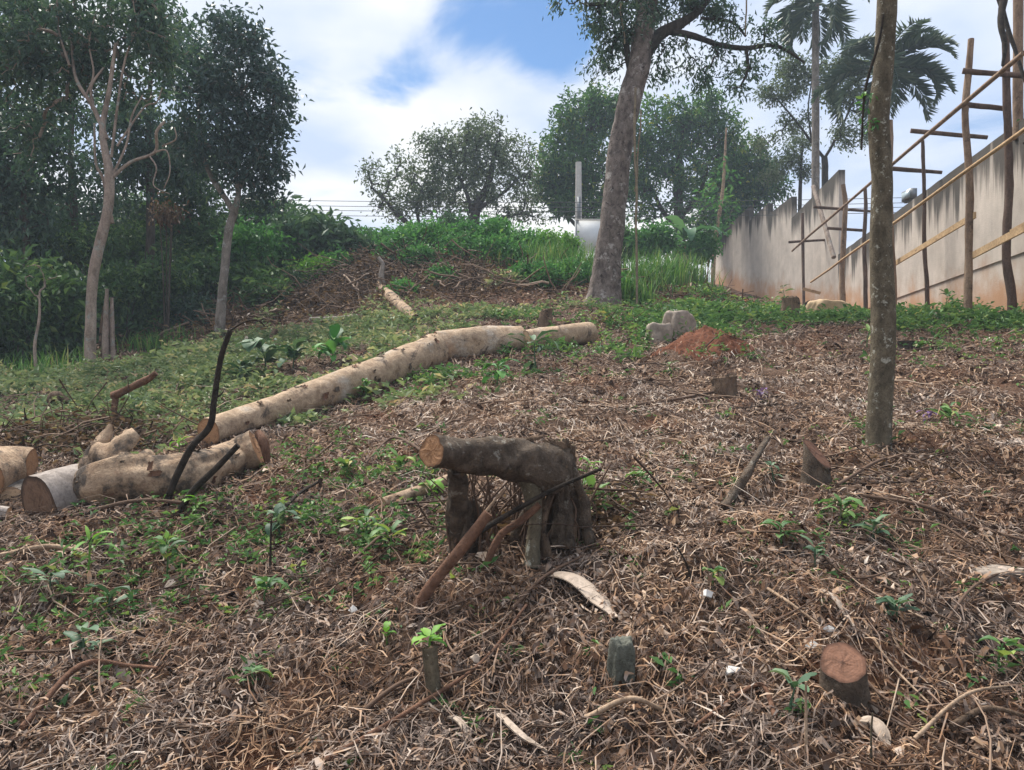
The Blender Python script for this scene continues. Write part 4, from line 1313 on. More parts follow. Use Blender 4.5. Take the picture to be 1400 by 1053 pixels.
def flakes(root, p, r, n, seed, mats=('rot_wood', 'red_wood', 'old_wood')):
    """curled bits of bark still clinging to a log"""
    rr = np.random.default_rng(seed)
    T = unit(np.gradient(p, axis=0))
    for k in range(n):
        i = rr.integers(1, len(p) - 1); th = rr.uniform(-.5, 2.3)      # from the top round to the viewer's side
        side = unit(np.cross(T[i], [0, 0, 1.0])); side = side if side[1] < 0 else -side
        L = rr.uniform(.02, .09); wa = rr.uniform(.1, .4)
        V = []
        for a in np.linspace(-.5, .5, 5):
            for b in np.linspace(-.5, .5, 4):
                t = th + b * wa
                nn = side * math.sin(t) + np.array([0, 0, 1.0]) * math.cos(t)
                ed = max(abs(a), abs(b)) * 2
                V.append(p[i] + T[i] * a * L * rr.uniform(.75, 1.25) + nn * (r[i] * 1.02 + .004 + (.022 * rr.random() if ed > .9 else .0)))
        V = np.array(V); idx = np.arange(20).reshape(5, 4)
        f = np.stack([idx[:-1, :-1], idx[1:, :-1], idx[1:, 1:], idx[:-1, 1:]], -1).reshape(-1, 4)
        mb = MB(); mb.add(V, f); mb.build('bark_flake', M[mats[k % len(mats)]], root)


flakes(long1, _p1, _r1, 34, 5)

# crooked log with a forked stub
cl, pc, rc = log_px('crooked_log', 'thick crooked pale log with a broken forked stub', 'log',
                    [(352, 614, 24), (318, 628, 25), (270, 645, 27), (220, 652, 30), (175, 655, 33), (138, 664, 31), (112, 668, 26)], 'log_bark2', 'cut_fresh', None, 40, .16, 14, 9, dd=[0, 0, 0, 0, 0, .15, .5])
flakes(cl, pc, rc, 22, 8)
d_ = pc[-14][1]
for i, (pts, rad) in enumerate((([(138, 676, -.02), (126, 645, .0), (132, 618, .06), (143, 598, .1), (152, 580, .12)], [30, 21, 15, 10, 3.0]),
                                ([(180, 664, -.08), (164, 642, -.07), (160, 622, -.05), (170, 605, -.02), (187, 592, .02)], [30, 20, 15, 14, 9]),
                                ([(215, 662, 0), (178, 645, -.02), (150, 628, .02), (132, 612, .05)], [30, 31, 22, 11]),
                                ([(150, 640, .02), (150, 618, .03), (158, 603, .03)], [12, 8, 1]),
                                ([(128, 650, .05), (126, 622, .08), (131, 604, .1)], [9, 6, 1]))):
    P = np.array([px(u, v, d_ + q) for u, v, q in pts]); R = np.array(rad) * d_ / F
    p, r_ = smooth_path(P, R, 6)
    mb = MB(); a, b = tube(mb, p, r_, 18, .3, 14, 31 + i, caps=False, ref=np.array([0, 1.0, 0]), asp=(.55, .55, .9, .5, .5)[i]); so = mb.build('stub', M['log_bark2'], cl)
    mb = MB(); disc(mb, b, 0, .13); mb.build('broken_end', M['rot_wood'], so, smooth=False, loc=(0, 0, 0))
P = np.array([px(352, 590, pc[0][1] - .02), px(361, 605, pc[0][1] - .06), px(366, 634, pc[0][1] - .08)])
mb = MB(); p, r_ = smooth_path(P, np.array([4, 8, 3]) * pc[0][1] / F, 5); tube(mb, p, r_, 8, .25, 8, 3); mb.build('bark_flap', M['red_wood'], cl)

# sawn butt with silver bark, cut face towards the viewer
q = gpx(62, 712); d_ = q[1]
c = np.array(px(58, 692, d_)); ax = unit(np.array([.45, .75, .18]))
Rb = 44 * d_ / F
root = thing('log_butt', 'silver-barked log butt with a weathered brown sawn face', 'log', (c[0], c[1], h1(c[0], c[1])))
p = np.array([c - ax * .02, c + ax * .12, c + ax * .25, c + ax * .36]); mb = MB(); a, b = tube(mb, p, [Rb, Rb * .98, Rb * .93, Rb * .85], 28, .05, 2, 14, caps=False); mb.build('bark', M['log_grey'], root)
mb = MB(); disc(mb, a[::-1], 0, .006); mb.build('cut_face', M['cut_brown'], root, smooth=False)
mb = MB(); disc(mb, b, 0, .006); mb.build('cut_face', M['cut_fresh'], root, smooth=False)

q = gpx(16, 700); d_ = q[1] + .25
c = np.array(px(14, 681, d_)); ax = unit(np.array([-.35, .9, .1]))
root = thing('round_log', 'small round log with a yellow sawn end beside the silver butt', 'log', (c[0], c[1], h1(c[0], c[1])))
p = np.array([c, c + ax * .2, c + ax * .5]); R0 = 16.5 * d_ / F; mb = MB(); a, b = tube(mb, p, [R0, R0, R0 * .95], 18, .05, 2, 15, caps=False); mb.build('bark', M['bark_grey'], root)
mb = MB(); disc(mb, a[::-1], 0, .004); mb.build('cut_face', M['cut_pale'], root, smooth=False)
mb = MB(); disc(mb, b, 0, .004); mb.build('cut_face', M['cut_pale'], root, smooth=False)
log_px('pale_log', 'short thick pale log leaning in dark brush above the round log', 'log', [(-30, 655, 34), (5, 640, 29), (30, 634, 24), (44, 634, 21)], 'log_bark2', 'cut_fresh', None, 20, .08, 5, 17)
log_px('pale_log', 'thin pale log end lying under the round log', 'log', [(-30, 706, 11), (-5, 702, 11), (12, 703, 10)], 'log_grey', 'cut_pale', None, 14, .08, 4, 18)
log_px('pale_stick_log', 'short pale log piece lying left of the arched stump', 'log', [(524, 688, 7.5), (560, 676, 8), (590, 666, 8), (612, 656, 7)], 'pale_stick', 'cut_pale', None, 14, .1, 5, 19)
log_px('fallen_log', 'thin grey fallen log lying along the foot of the bank', 'log', [(424, 437, 3.6), (455, 436, 3.6), (490, 433, 3)], 'bark_grey', 'cut_pale', None, 10, .1, 4, 20)
log_px('broken_log', 'broken pale log sloping down the face of the bank', 'log', [(568, 436, 6.5), (550, 420, 7.5), (532, 404, 8), (516, 386, 6), (512, 377, 4)], 'log_bark2', 'rot_wood', None, 12, .15, 5, 21, cuts=(1, 0))
for i, (pts, lab) in enumerate((([(528, 400), (522, 380), (523, 362), (517, 352)], 'pale forked dead branch standing up beside the broken log'), ([(546, 402), (549, 392), (545, 382)], 'short white broken branch beside the broken log'),
                                ([(483, 392), (495, 382), (510, 370)], 'grey dead branch leaning on the brushy bank'))):
    g = gpx(*pts[0]); P = np.array([px(u, v, g[1] - .05) for u, v in pts]); P[0][2] = g[2] - .05
    p, r_ = smooth_path(P, np.linspace(4.5, 2, len(P)) * g[1] / F, 5)
    t = thing('dead_branch', lab, 'branch', g); mb = MB(); tube(mb, p, r_, 8, .2, 5, i); mb.build('wood', M['log_grey' if i != 2 else 'bark_grey'], t)


def stick(label, pts, w, mat='red_wood', name='fallen_branch', cat='branch', lift=None, d=None, k=8, amp=.12, seed=0, taper=.6, plant=False, twig=None):
    """a stick through photo points; each lies on the ground, or stands at the depth of its first point when d or plant is given"""
    P = []; g0 = gpx(*pts[0])
    for i, (u, v) in enumerate(pts):
        if plant or d is not None:
            q = px(u, v, d if d is not None else g0[1])
        else:
            q = gpx(u, v) + np.array([0, 0, (lift[i] if lift else .02)])
        P.append(q)
    P = np.array(P)
    if plant: P[0][2] = g0[2] - .06
    D = P[:, 1].mean()
    p, r = smooth_path(P, np.linspace(w, w * taper, len(P)) * .5 * D / F, 6)
    t = thing(name, label, cat, P[0])
    mb = MB(); tube(mb, p, r, k, amp, 6, seed)
    o = mb.build('wood', M[mat], t)
    if twig:
        for j, tp in enumerate(twig):
            Q = np.array([px(u, v, D) for u, v in tp]); Q[0] = p[np.argmin(((p - Q[0]) ** 2).sum(1))]
            mb = MB(); tube(mb, *smooth_path(Q, np.linspace(w * .3, w * .14, len(Q)) * .5 * D / F, 4), 5, .1, 6, j); mb.build('twig', M[mat], t)
    return t


stick('tall crooked black stick standing up beside the sawn trunk end', [(222, 690), (240, 655), (262, 612), (287, 582), (293, 545), (302, 490), (315, 452)], 10.5, 'black_stick', 'dead_stick', 'stick', plant=True, taper=.7,
      twig=[[(314, 455), (335, 440), (352, 438), (362, 446)], [(293, 548), (302, 540), (306, 534)]])
stick('straight black stick leaning over the crooked log', [(230, 712), (262, 674), (296, 640), (326, 609)], 10, 'black_stick', 'dead_stick', 'stick', plant=True, taper=.75)
stick('red-brown broken branch lying bent in the green weeds', [(154, 585), (156, 560), (158, 545)], 9, 'red_wood', plant=True, taper=.9)
g = gpx(152, 582)
stick('long red-brown split bark piece poking from the green weeds', [(154, 543), (175, 532), (200, 520), (214, 510)], 12, 'red_wood', d=g[1], taper=.6, amp=.25)
stick('grey weathered stump root with a pale broken tip in the weeds', [(62, 562), (70, 545), (80, 542), (92, 550)], 14, 'rot_wood', plant=True, amp=.3)
stick('curled brown dry plant stalk standing in the green weeds', [(374, 474), (372, 462), (378, 450)], 9, 'rot_wood', 'dry_stalk', 'stalk', plant=True, amp=.3)
stick('short dark red branch lying beside the dry stalk', [(338, 490), (352, 482), (366, 476)], 5, 'red_wood')


# arched old stump with a log-like horizontal stem
def arch_stump():
    g = gpx(726, 772); d = g[1]
    root = thing('arched_stump', 'old mossy stump whose cut stem juts sideways on root legs', 'stump', g)
    def part(name, pts, rad, mat, seed, k=16, amp=.12, cap=True, n=6):
        P = np.array([px(u, v, d + q) for u, v, q in pts]); R = np.array(rad) * d / F
        p, r = smooth_path(P, R, n)
        mb = MB(); a, b = tube(mb, p, r, k, amp, 7, seed, caps=cap)
        return mb.build(name, M[mat], root), a, b
    o, a, b = part('stem', [(590, 617, -.30), (620, 619, -.20), (660, 623, -.11), (700, 628, -.03), (735, 636, .03), (765, 648, .07)], [22, 22, 23.5, 27, 32, 33], 'old_wood', 41, 32, .13, False, 14)
    mb = MB(); disc(mb, a[::-1], 0, .006); mb.build('cut_face', M['cut_fresh'], root, smooth=False)
    part('stump_body', [(774, 748, .1), (772, 700, .1), (768, 660, .08), (770, 625, .06), (774, 610, .05)], [18, 14, 15, 17, 10], 'old_wood', 42, 30, .42, n=14)
    rs = np.random.default_rng(12)
    for k in range(13):     # gnarled strands of the split base
        u0 = rs.uniform(738, 812); q = rs.uniform(-.06, .22); u1 = 770 + (u0 - 770) * rs.uniform(.2, .7); w0 = rs.uniform(3.5, 9)
        part('root_strand', [(u0 + rs.uniform(-8, 14), 752 + rs.uniform(-6, 10), q), (u0 + rs.uniform(-8, 8), 722, q), ((u0 + u1) / 2 + rs.uniform(-7, 7), 690, (q + .07) / 2 + .02), (u1 + rs.uniform(-5, 5), 655, .06), (u1 + rs.uniform(-6, 6), rs.uniform(600, 632), .06 + rs.uniform(-.03, .03))],
             [w0 * 1.3, w0, w0, w0 * .9, w0 * .35], ('old_wood', 'rot_wood', 'old_wood')[k % 3], 200 + k, 10, .3)
    for k in range(6):
        u0 = rs.uniform(606, 660); q = rs.uniform(-.02, .2); w0 = rs.uniform(3, 6.5)
        part('root_strand', [(u0 + rs.uniform(-12, 12), 750, q), (u0, 715, q), (625 + (u0 - 625) * .5, 675, q * .3 - .05), (624 + rs.uniform(-8, 8), 638, -.12)], [w0 * 1.4, w0, w0, w0 * .7], ('old_wood', 'rot_wood')[k % 2], 240 + k, 9, .3)
    part('root_leg', [(634, 752, .12), (630, 715, .05), (626, 680, -.05), (624, 640, -.16)], [22, 18, 14, 12], 'old_wood', 43, 22, .3, n=10)
    part('root_leg', [(727, 776, -.06), (729, 740, -.04), (732, 700, -.02), (725, 660, 0), (715, 640, .02)], [12.5, 9, 9.5, 13, 20], 'bark_moss', 44, 12, .15)
    part('root_leg', [(700, 745, .14), (712, 715, .1), (728, 688, .05), (738, 668, .03)], [8, 8, 9, 10], 'old_wood', 45, 10, .2)
    part('root_leg', [(655, 748, .25), (652, 715, .22), (640, 680, .15)], [16, 12, 9], 'old_wood', 46, 10, .3)
    part('bark_ridge', [(700, 605, .04), (725, 601, .03), (742, 597, .02)], [2.5, 4, 2.5], 'rot_wood', 47, 7, .3)
    r = np.random.default_rng(4)
    for k in range(16):      # splinters on the broken top
        u = r.uniform(740, 782); h = r.uniform(10, 30)
        P = np.array([px(u, 630, d + .04), px(u + r.uniform(-10, 6), 612, d + .03), px(u + r.uniform(-26, 6), 616 - h * .6, d + .02)])
        mb = MB(); tube(mb, P, np.array([5, 3.5, .8]) * d / F, 5, .2, 9, k); mb.build('splinter', M['rot_wood'], root)
    for k in range(80):     # dead shoots and rootlets in the hollow
        u = r.uniform(615, 800); v = r.uniform(715, 760); q = r.uniform(.0, .35)
        P = np.array([px(u, v + 12, d + q), px(u + r.uniform(-22, 22), v - 40, d + q), px(u + r.uniform(-45, 45), v - r.uniform(70, 105), d + q)])
        mb = MB(); tube(mb, *smooth_path(P, np.array([2.8, 2.2, 1]) * r.uniform(.4, 1.1) * d / F, 4), 5, .1, 5, k); mb.build('dead_shoot', M['twig'], root)
    return d


_ad = arch_stump()
stick('thick red-brown branch leaning against the arched stump', [(556, 842), (590, 800), (630, 752), (668, 702)], 18, 'red_wood', plant=True, taper=.8, seed=3)
stick('thinner mossy branch leaning beside the front root leg', [(650, 822), (664, 775), (684, 733), (712, 712), (738, 690)], 11, 'red_wood', d=_ad - .1, taper=.9, seed=5)
stick('long thin dark stick crossing the arched stump', [(655, 728), (700, 700), (760, 668), (822, 641)], 8, 'black_stick', d=_ad - .13, taper=.6, seed=6)
stick('pale slanted dead shoot rising from the arched stump hollow', [(655, 712), (672, 690), (690, 668)], 5, 'pale_stick', d=_ad - .08)


KO = []          # litter keeps clear of these


def stump_px(label, u, vb, vt, wb, wt, bark, cut, slant=(0, 0, .25), lean=0, seed=0, k=20, jag=.004, amp=.1, name='tree_stump'):
    """upright stump: foot (u, vb), top centre v = vt, widths in px; slant = normal offset of the sawn top"""
    g = gpx(u, vb); d = g[1] + wb * .25 * g[1] / F
    KO.append((g[0], d, wb * .5 * d / F))
    t = np.linspace(0, 1, 7)
    a = px(u, vb, d); a[2] = h1(a[0], a[1]) - .06
    b = px(u + lean, vt, d)
    p = a + (b - a) * t[:, None]
    r = (wb + (wt - wb) * np.minimum(1, t * 1.6)) * .5 * d / F
    root = thing(name, label, 'stump', g)
    mb = MB(); _, ring = tube(mb, p, r, k, amp, 5, seed, caps=False)
    V = mb.v[0]
    top = V[-k:]
    c = top.mean(0)
    dz = (top - c)[:, :2] @ np.array(slant[:2])
    V[-k:, 2] += dz
    V[-2 * k:-k, 2] += dz * .6
    ring = V[-k:].copy()
    mb.build('bark', M[bark], root)
    mb = MB(); disc(mb, ring, 0, jag); mb.build('cut_face' if jag < .02 else 'broken_top', M[cut], root, smooth=False)
    return root, ring, d


stump_px('low round stump with a fresh reddish sawn top', 1152, 956, 906, 66, 62, 'old_wood', 'cut_red', (.18, .5), 0, 51, 24)
stump_px('slant-cut stump with a reddish top before the mossy trunk', 1113, 666, 620, 44, 36, 'old_wood', 'cut_red', (-.8, .75), 4, 52, 20)
stump_px('jagged rotten pale stump near the red soil mound', 990, 545, 516, 36, 30, 'rot_wood', 'rot_wood', (.1, 0), 0, 53, 18, .06, .25)
stump_px('dark rotten stump standing in weeds before the stepped wall', 1082, 440, 408, 26, 22, 'rot_wood', 'rot_wood', (0, 0), 0, 54, 14, .08, .25)
stump_px('small black burnt stump beside the dark rotten one', 1106, 425, 412, 14, 10, 'bark_dark', 'rot_wood', (.4, 0), 0, 55, 12, .05, .3)
stump_px('low dark stump in the litter near the scaffold foot', 1237, 478, 466, 26, 22, 'bark_dark', 'rot_wood', (0, 0), 0, 56, 14, .05, .25)
stump_px('small dark brown stump before the big tree', 745, 448, 424, 22, 15, 'rot_wood', 'rot_wood', (.3, 0), 2, 57, 14, .06, .3)
rt_, ring_, sd = stump_px('thin mossy cut post topped with a green sprout', 595, 965, 884, 26, 21, 'bark_moss', 'rot_wood', (.2, -.1), -7, 58, 14, .02, .16, name='cut_sapling')


def small_plant(label, u, v, n, L, W, mat, seed, h=.1, name='weed_plant', cat='plant', at=None, group=None, el=(.2, 1.1), droop=(.5, 1.3), nseg=5):
    """leafy seedling: a stem and n separate leaves"""
    g = gpx(u, v) if at is None else np.array(at)
    r = np.random.default_rng(seed)
    root = thing(name, label, cat, g, group)
    top = g + np.array([r.uniform(-.2, .2) * h, r.uniform(-.2, .2) * h, h])
    mb = MB(); tube(mb, np.array([g - [0, 0, .03], (g + top) / 2 + r.normal(0, .05 * h, 3), top]), [.004 + L * .02, .003 + L * .015, .002 + L * .01], 6, c=.4); mb.build('stem', M[mat], root)
    n = int(n * 1.4) + 1
    for k in range(n):
        f = r.uniform(.25, 1) if k > 2 else 1
        q = r.uniform(.35, 1.1)
        mb = MB(); broad_leaf(mb, g + (top - g) * f, k * 2.4 + r.uniform(-.8, .8), r.uniform(*el), L * q, W * q * r.uniform(.7, 1.2), r.uniform(droop[0] * .5, droop[1] * 1.4), r.uniform(.05, .28), nseg, .07, seed + k, r.uniform(.0, 1.0))
        mb.build('leaf', M[mat], root)
    return root


small_plant('bright green sprout growing from the cut mossy post', 0, 0, 7, .075, .035, 'sprout', 61, .03, 'green_sprout', 'sprout', at=ring_.mean(0), el=(.0, .8), droop=(.2, .7))

# stones, soil heap, bark, scraps
def rock(name, label, cat, u, v, size, mat, seed, rot=0.0, sink=.25, sub=4):
    import bmesh
    g = gpx(u, v)
    bm = bmesh.new(); bmesh.ops.create_icosphere(bm, subdivisions=sub, radius=1)
    V = np.array([q.co[:] for q in bm.verts]); Fc = np.array([[q.index for q in f.verts] for f in bm.faces]); bm.free()
    V = V / np.maximum(np.abs(V).max(1, keepdims=True), .72) * .9
    V = V * (1 + .14 * vnoise(V[:, 0] * 1.7 + seed, V[:, 1] * 1.7 + V[:, 2], seed)[:, None] * 2 + .12 * vnoise(V[:, 0] * 5 + seed, V[:, 1] * 5 + V[:, 2] * 4, seed + 1)[:, None] + .06 * vnoise(V[:, 0] * 13 + seed, V[:, 1] * 13 + V[:, 2] * 11, seed + 2)[:, None])
    V = V * np.array(size) * .5
    cr, sr = math.cos(rot), math.sin(rot)
    V = V @ np.array([[cr, sr, 0], [-sr, cr, 0], [0, 0, 1]])
    c = g + np.array([0, size[1] * .3, size[2] * (.5 - sink)])
    mb = MB(); mb.add(V + c, Fc)
    o = mb.build(name, M[mat], None, smooth=True)
    return tag(o, label, cat)


rock('stone', 'upright grey-green stone half sunk in the litter', 'stone', 851, 942, (.085, .08, .21), 'stone', 3, .3)
rock('rubble_block', 'broken grey concrete lump lying at the edge of the clearing', 'rubble', 1375, 797, (.26, .14, .075), 'rubble', 5, .1)
rock('boulder', 'pale angular boulder beside the red soil mound', 'boulder', 930, 462, (.42, .34, .5), 'rubble', 8, .5)
rock('boulder', 'smaller rounded tan boulder beside the pale angular one', 'boulder', 903, 468, (.32, .28, .34), 'rubble', 11, .2)
rock('sandbag', 'sagging sandy sack at the foot of the scaffold', 'sack', 1137, 434, (.75, .5, .36), 'sack', 13, .2, .1)


def soil_mound():
    n = 70
    t = np.linspace(-1, 1, n)
    X, Y = np.meshgrid(t, t, indexing='ij')
    r = np.hypot(X, Y)
    x = MOUND[0] + X * MOUND[2]; y = MOUND[1] + Y * MOUND[2]
    edge = .84 + .28 * vnoise(X * 3 + 4, Y * 3, 52)
    z = H(x, y) + np.where(r < edge, .014 + .05 * np.clip(vnoise(X * 13, Y * 13, 9), -.1, 1) + .03 * vnoise(X * 28, Y * 28, 10), -.05)
    idx = np.arange(n * n).reshape(n, n)
    f = np.stack([idx[:-1, :-1], idx[1:, :-1], idx[1:, 1:], idx[:-1, 1:]], -1).reshape(-1, 4)
    mb = MB(); mb.add(np.stack([x, y, z], -1).reshape(-1, 3), f)
    o = mb.build('soil_mound', M['soil_red'])
    tag(o, 'low mound of bare red soil beside the pale boulders', 'soil mound')


soil_mound()


def bark_strip(label, pts, w, name='bark_strip', mat='peel', curl=.3, arch=.03):
    P = np.array([gpx(u, v) for u, v in pts]); P[:, 2] += .025
    P, r = smooth_path(P, np.full(len(P), w), 5)
    n = len(P); s = np.linspace(0, 1, n)
    P[:, 2] += arch * np.sin(np.pi * s) + .05 * np.clip(.15 - s, 0, 1) / .15 * -.3
    T = unit(np.gradient(P, axis=0)); S = unit(np.cross(T, [0, 0, 1])); U = np.cross(S, T)
    rows = []
    for q in np.linspace(-1, 1, 6):
        ww = P[:, 1:2] * r[:, None] * .5 / F * np.clip(np.sin(np.pi * np.clip(s * .9 + .08, 0, 1)) * 1.6, .35, 1)[:, None]
        rows.append(P + S * q * ww + U * (-(q * q) * curl * ww))
    V = np.stack(rows, 1)
    lo = V - np.array([0, 0, .004])
    idx = np.arange(n * 6).reshape(n, 6)
    f = np.stack([idx[:-1, :-1], idx[1:, :-1], idx[1:, 1:], idx[:-1, 1:]], -1).reshape(-1, 4)
    N = n * 6
    ed = np.concatenate([idx[:, 0], idx[-1, 1:], idx[::-1, -1][1:], idx[0, ::-1][1:]])
    fs = np.stack([ed[:-1], ed[1:], ed[1:] + N, ed[:-1] + N], -1)
    mb = MB(); mb.add(np.vstack([V.reshape(-1, 3), lo.reshape(-1, 3)]), np.vstack([f, f[:, ::-1] + N, fs]))
    o = mb.build(name, M[mat]); tag(o, label, 'bark'); return o


bark_strip('broad pale curling bark strip lying before the arched stump', [(742, 792), (775, 806), (808, 830), (842, 856)], 30, arch=.05)
bark_strip('narrow pale bark sliver in the straw below the cut post', [(662, 976), (685, 1000), (712, 1024), (748, 1040)], 11)
bark_strip('short pale wood chip strip in the straw by the cut post', [(610, 992), (630, 1012), (646, 1036)], 10)
bark_strip('pale dry leaf sheath lying near the bottom stump', [(1215, 1030), (1195, 1012), (1172, 1000)], 20, mat='peel')
bark_strip('tan curled leaf sheath behind the low round stump', [(1110, 812), (1140, 838), (1168, 868)], 9)

for i, (u, v, s, lab) in enumerate(((966, 832, .045, 'white paper scrap on the straw beside the thin dark twig'), (1112, 900, .04, 'white paper scrap touching the low round stump'), (483, 848, .04, 'white scrap at the tip of a long twig'), (650, 920, .04, 'pale round dry leaf below the bark strip'),
                                    (1000, 940, .04, 'grey-white scrap in the straw before the stone'), (922, 428, .09, 'white plastic scrap on the pale boulder'), (1133, 880, .035, 'small white scrap behind the low round stump'))):
    g = gpx(u, v); r = np.random.default_rng(i)
    n = 7; th = np.arange(n) / n * 6.28
    s = s * .7
    ring = np.stack([np.cos(th) * s * r.uniform(.5, 1.1, n), np.sin(th) * s * r.uniform(.4, .8, n), r.uniform(0, .025, n)], 1)
    V = np.vstack([ring, [[0, 0, .03]], ring - [0, 0, .003], [[0, 0, .025]]])
    j = np.arange(n)
    f = np.vstack([np.stack([j, (j + 1) % n, np.full(n, n)], 1), np.stack([(j + 1) % n, j, np.full(n, n)], 1) + n + 1])
    mb = MB(); mb.add(V + g + [0, 0, .03 if i != 5 else .03], f)
    tag(mb.build('scrap' if i != 3 else 'dry_leaf', M['paper'] if i != 3 else M['peel'], None, smooth=False), lab, 'scrap' if i != 3 else 'leaf')

stick('gnarled dark branch rearing from the litter near the slant-cut stump', [(988, 702), (1010, 682), (1025, 668), (1050, 642)], 17, 'old_wood', plant=False, lift=[.02, .06, .12, .2], amp=.3, taper=.45, seed=8)
_sk = [([(1140, 975), (1190, 905), (1098, 806)][::1], 0)]
for i, (pts, w, m, lab) in enumerate((
        ([(30, 1010), (110, 940), (180, 925), (215, 940)], 9, 'red_wood', 'brown forked branch lying on the straw by the yellowing weed'),
        ([(445, 1060), (560, 1000), (660, 920), (720, 850)], 7, 'red_wood', 'long thin brown branch running through the straw past the cut post'),
        ([(470, 1010), (540, 965), (590, 935)], 8, 'twig', 'brown branch lying behind the cut post'),
        ([(340, 1030), (430, 1000), (520, 965), (650, 940)], 5, 'twig', 'thin grey twig lying across the straw before the cut post'),
        ([(800, 1000), (860, 985), (905, 988)], 9, 'pale_stick', 'short pale broken stick in the straw before the stone'),
        ([(1000, 740), (1090, 755), (1160, 800), (1230, 800)], 4, 'twig', 'thin twig arching over the litter beyond the low stump'),
        ([(1180, 690), (1260, 708), (1330, 730), (1400, 760)], 6, 'twig', 'long grey branch lying across the litter by the low weeds'),
        ([(1235, 720), (1285, 735), (1330, 755)], 5, 'twig', 'dark forked twig in the litter beside the long grey branch'),
        ([(1145, 672), (1220, 640), (1300, 655)], 5, 'twig', 'dark stick lying behind the slant-cut stump'),
        ([(1060, 1000), (1040, 965), (990, 985), (950, 1025)], 8, 'red_wood', 'bent brown root lying in the straw before the low stump'),
        ([(1180, 860), (1215, 930), (1270, 980)], 4, 'pale_stick', 'thin pale stalk lying past the low round stump'),
        ([(1290, 870), (1330, 830), (1380, 790)], 5, 'twig', 'thin dark twig pointing at the concrete lump'),
        ([(1250, 1030), (1320, 985), (1390, 955)], 6, 'pale_stick', 'pale stalk lying across the dark litter corner'),
        ([(1300, 1010), (1350, 1000), (1410, 1000)], 10, 'rot_wood', 'short rotten branch in the dark litter corner'),
        ([(0, 770), (60, 766), (110, 762)], 9, 'pale_stick', 'pale split stick lying below the silver log butt'),
        ([(100, 715), (190, 700), (280, 700)], 7, 'twig', 'dark branch lying along the crooked log'),
        ([(480, 780), (530, 745), (590, 720)], 5, 'twig', 'thin grey stick lying left of the leaning branch'),
        ([(380, 715), (410, 690), (440, 665)], 6, 'black_stick', 'dark stick lying in the low weeds beyond the pale log piece'),
        ([(700, 850), (745, 815), (800, 770)], 6, 'twig', 'dark twig lying across the broad bark strip'),
        ([(600, 640), (540, 610), (500, 640)], 5, 'twig', 'thin curved twig behind the arched stump'),
        ([(1050, 820), (1080, 850), (1120, 870)], 5, 'pale_stick', 'pale straight stalk behind the low round stump'),
        ([(870, 560), (930, 555), (985, 540)], 5, 'twig', 'dark twig lying before the jagged rotten stump'))):
    stick(lab, pts, w, m, seed=100 + i, lift=[.035 + .03 * (k % 2) for k in range(len(pts))], k=6)
stick('upright dry pale stalk standing in the straw by the low stump', [(1102, 1045), (1102, 990), (1102, 932)], 5, 'pale_stick', 'dry_stalk', 'stalk', plant=True)
stick('thin green stalk standing in the straw at the bottom edge', [(1191, 1050), (1191, 1010), (1193, 975)], 4, 'bark_moss', 'dry_stalk', 'stalk', plant=True)
stick('thin dark upright twig among the yellow-green weeds', [(369, 782), (370, 745), (371, 712)], 4, 'black_stick', 'dead_stick', 'stick', plant=True)
stick('thin dark slanting twig standing beside the white scrap', [(952, 800), (940, 775), (926, 748)], 4, 'black_stick', 'dead_stick', 'stick', plant=True)

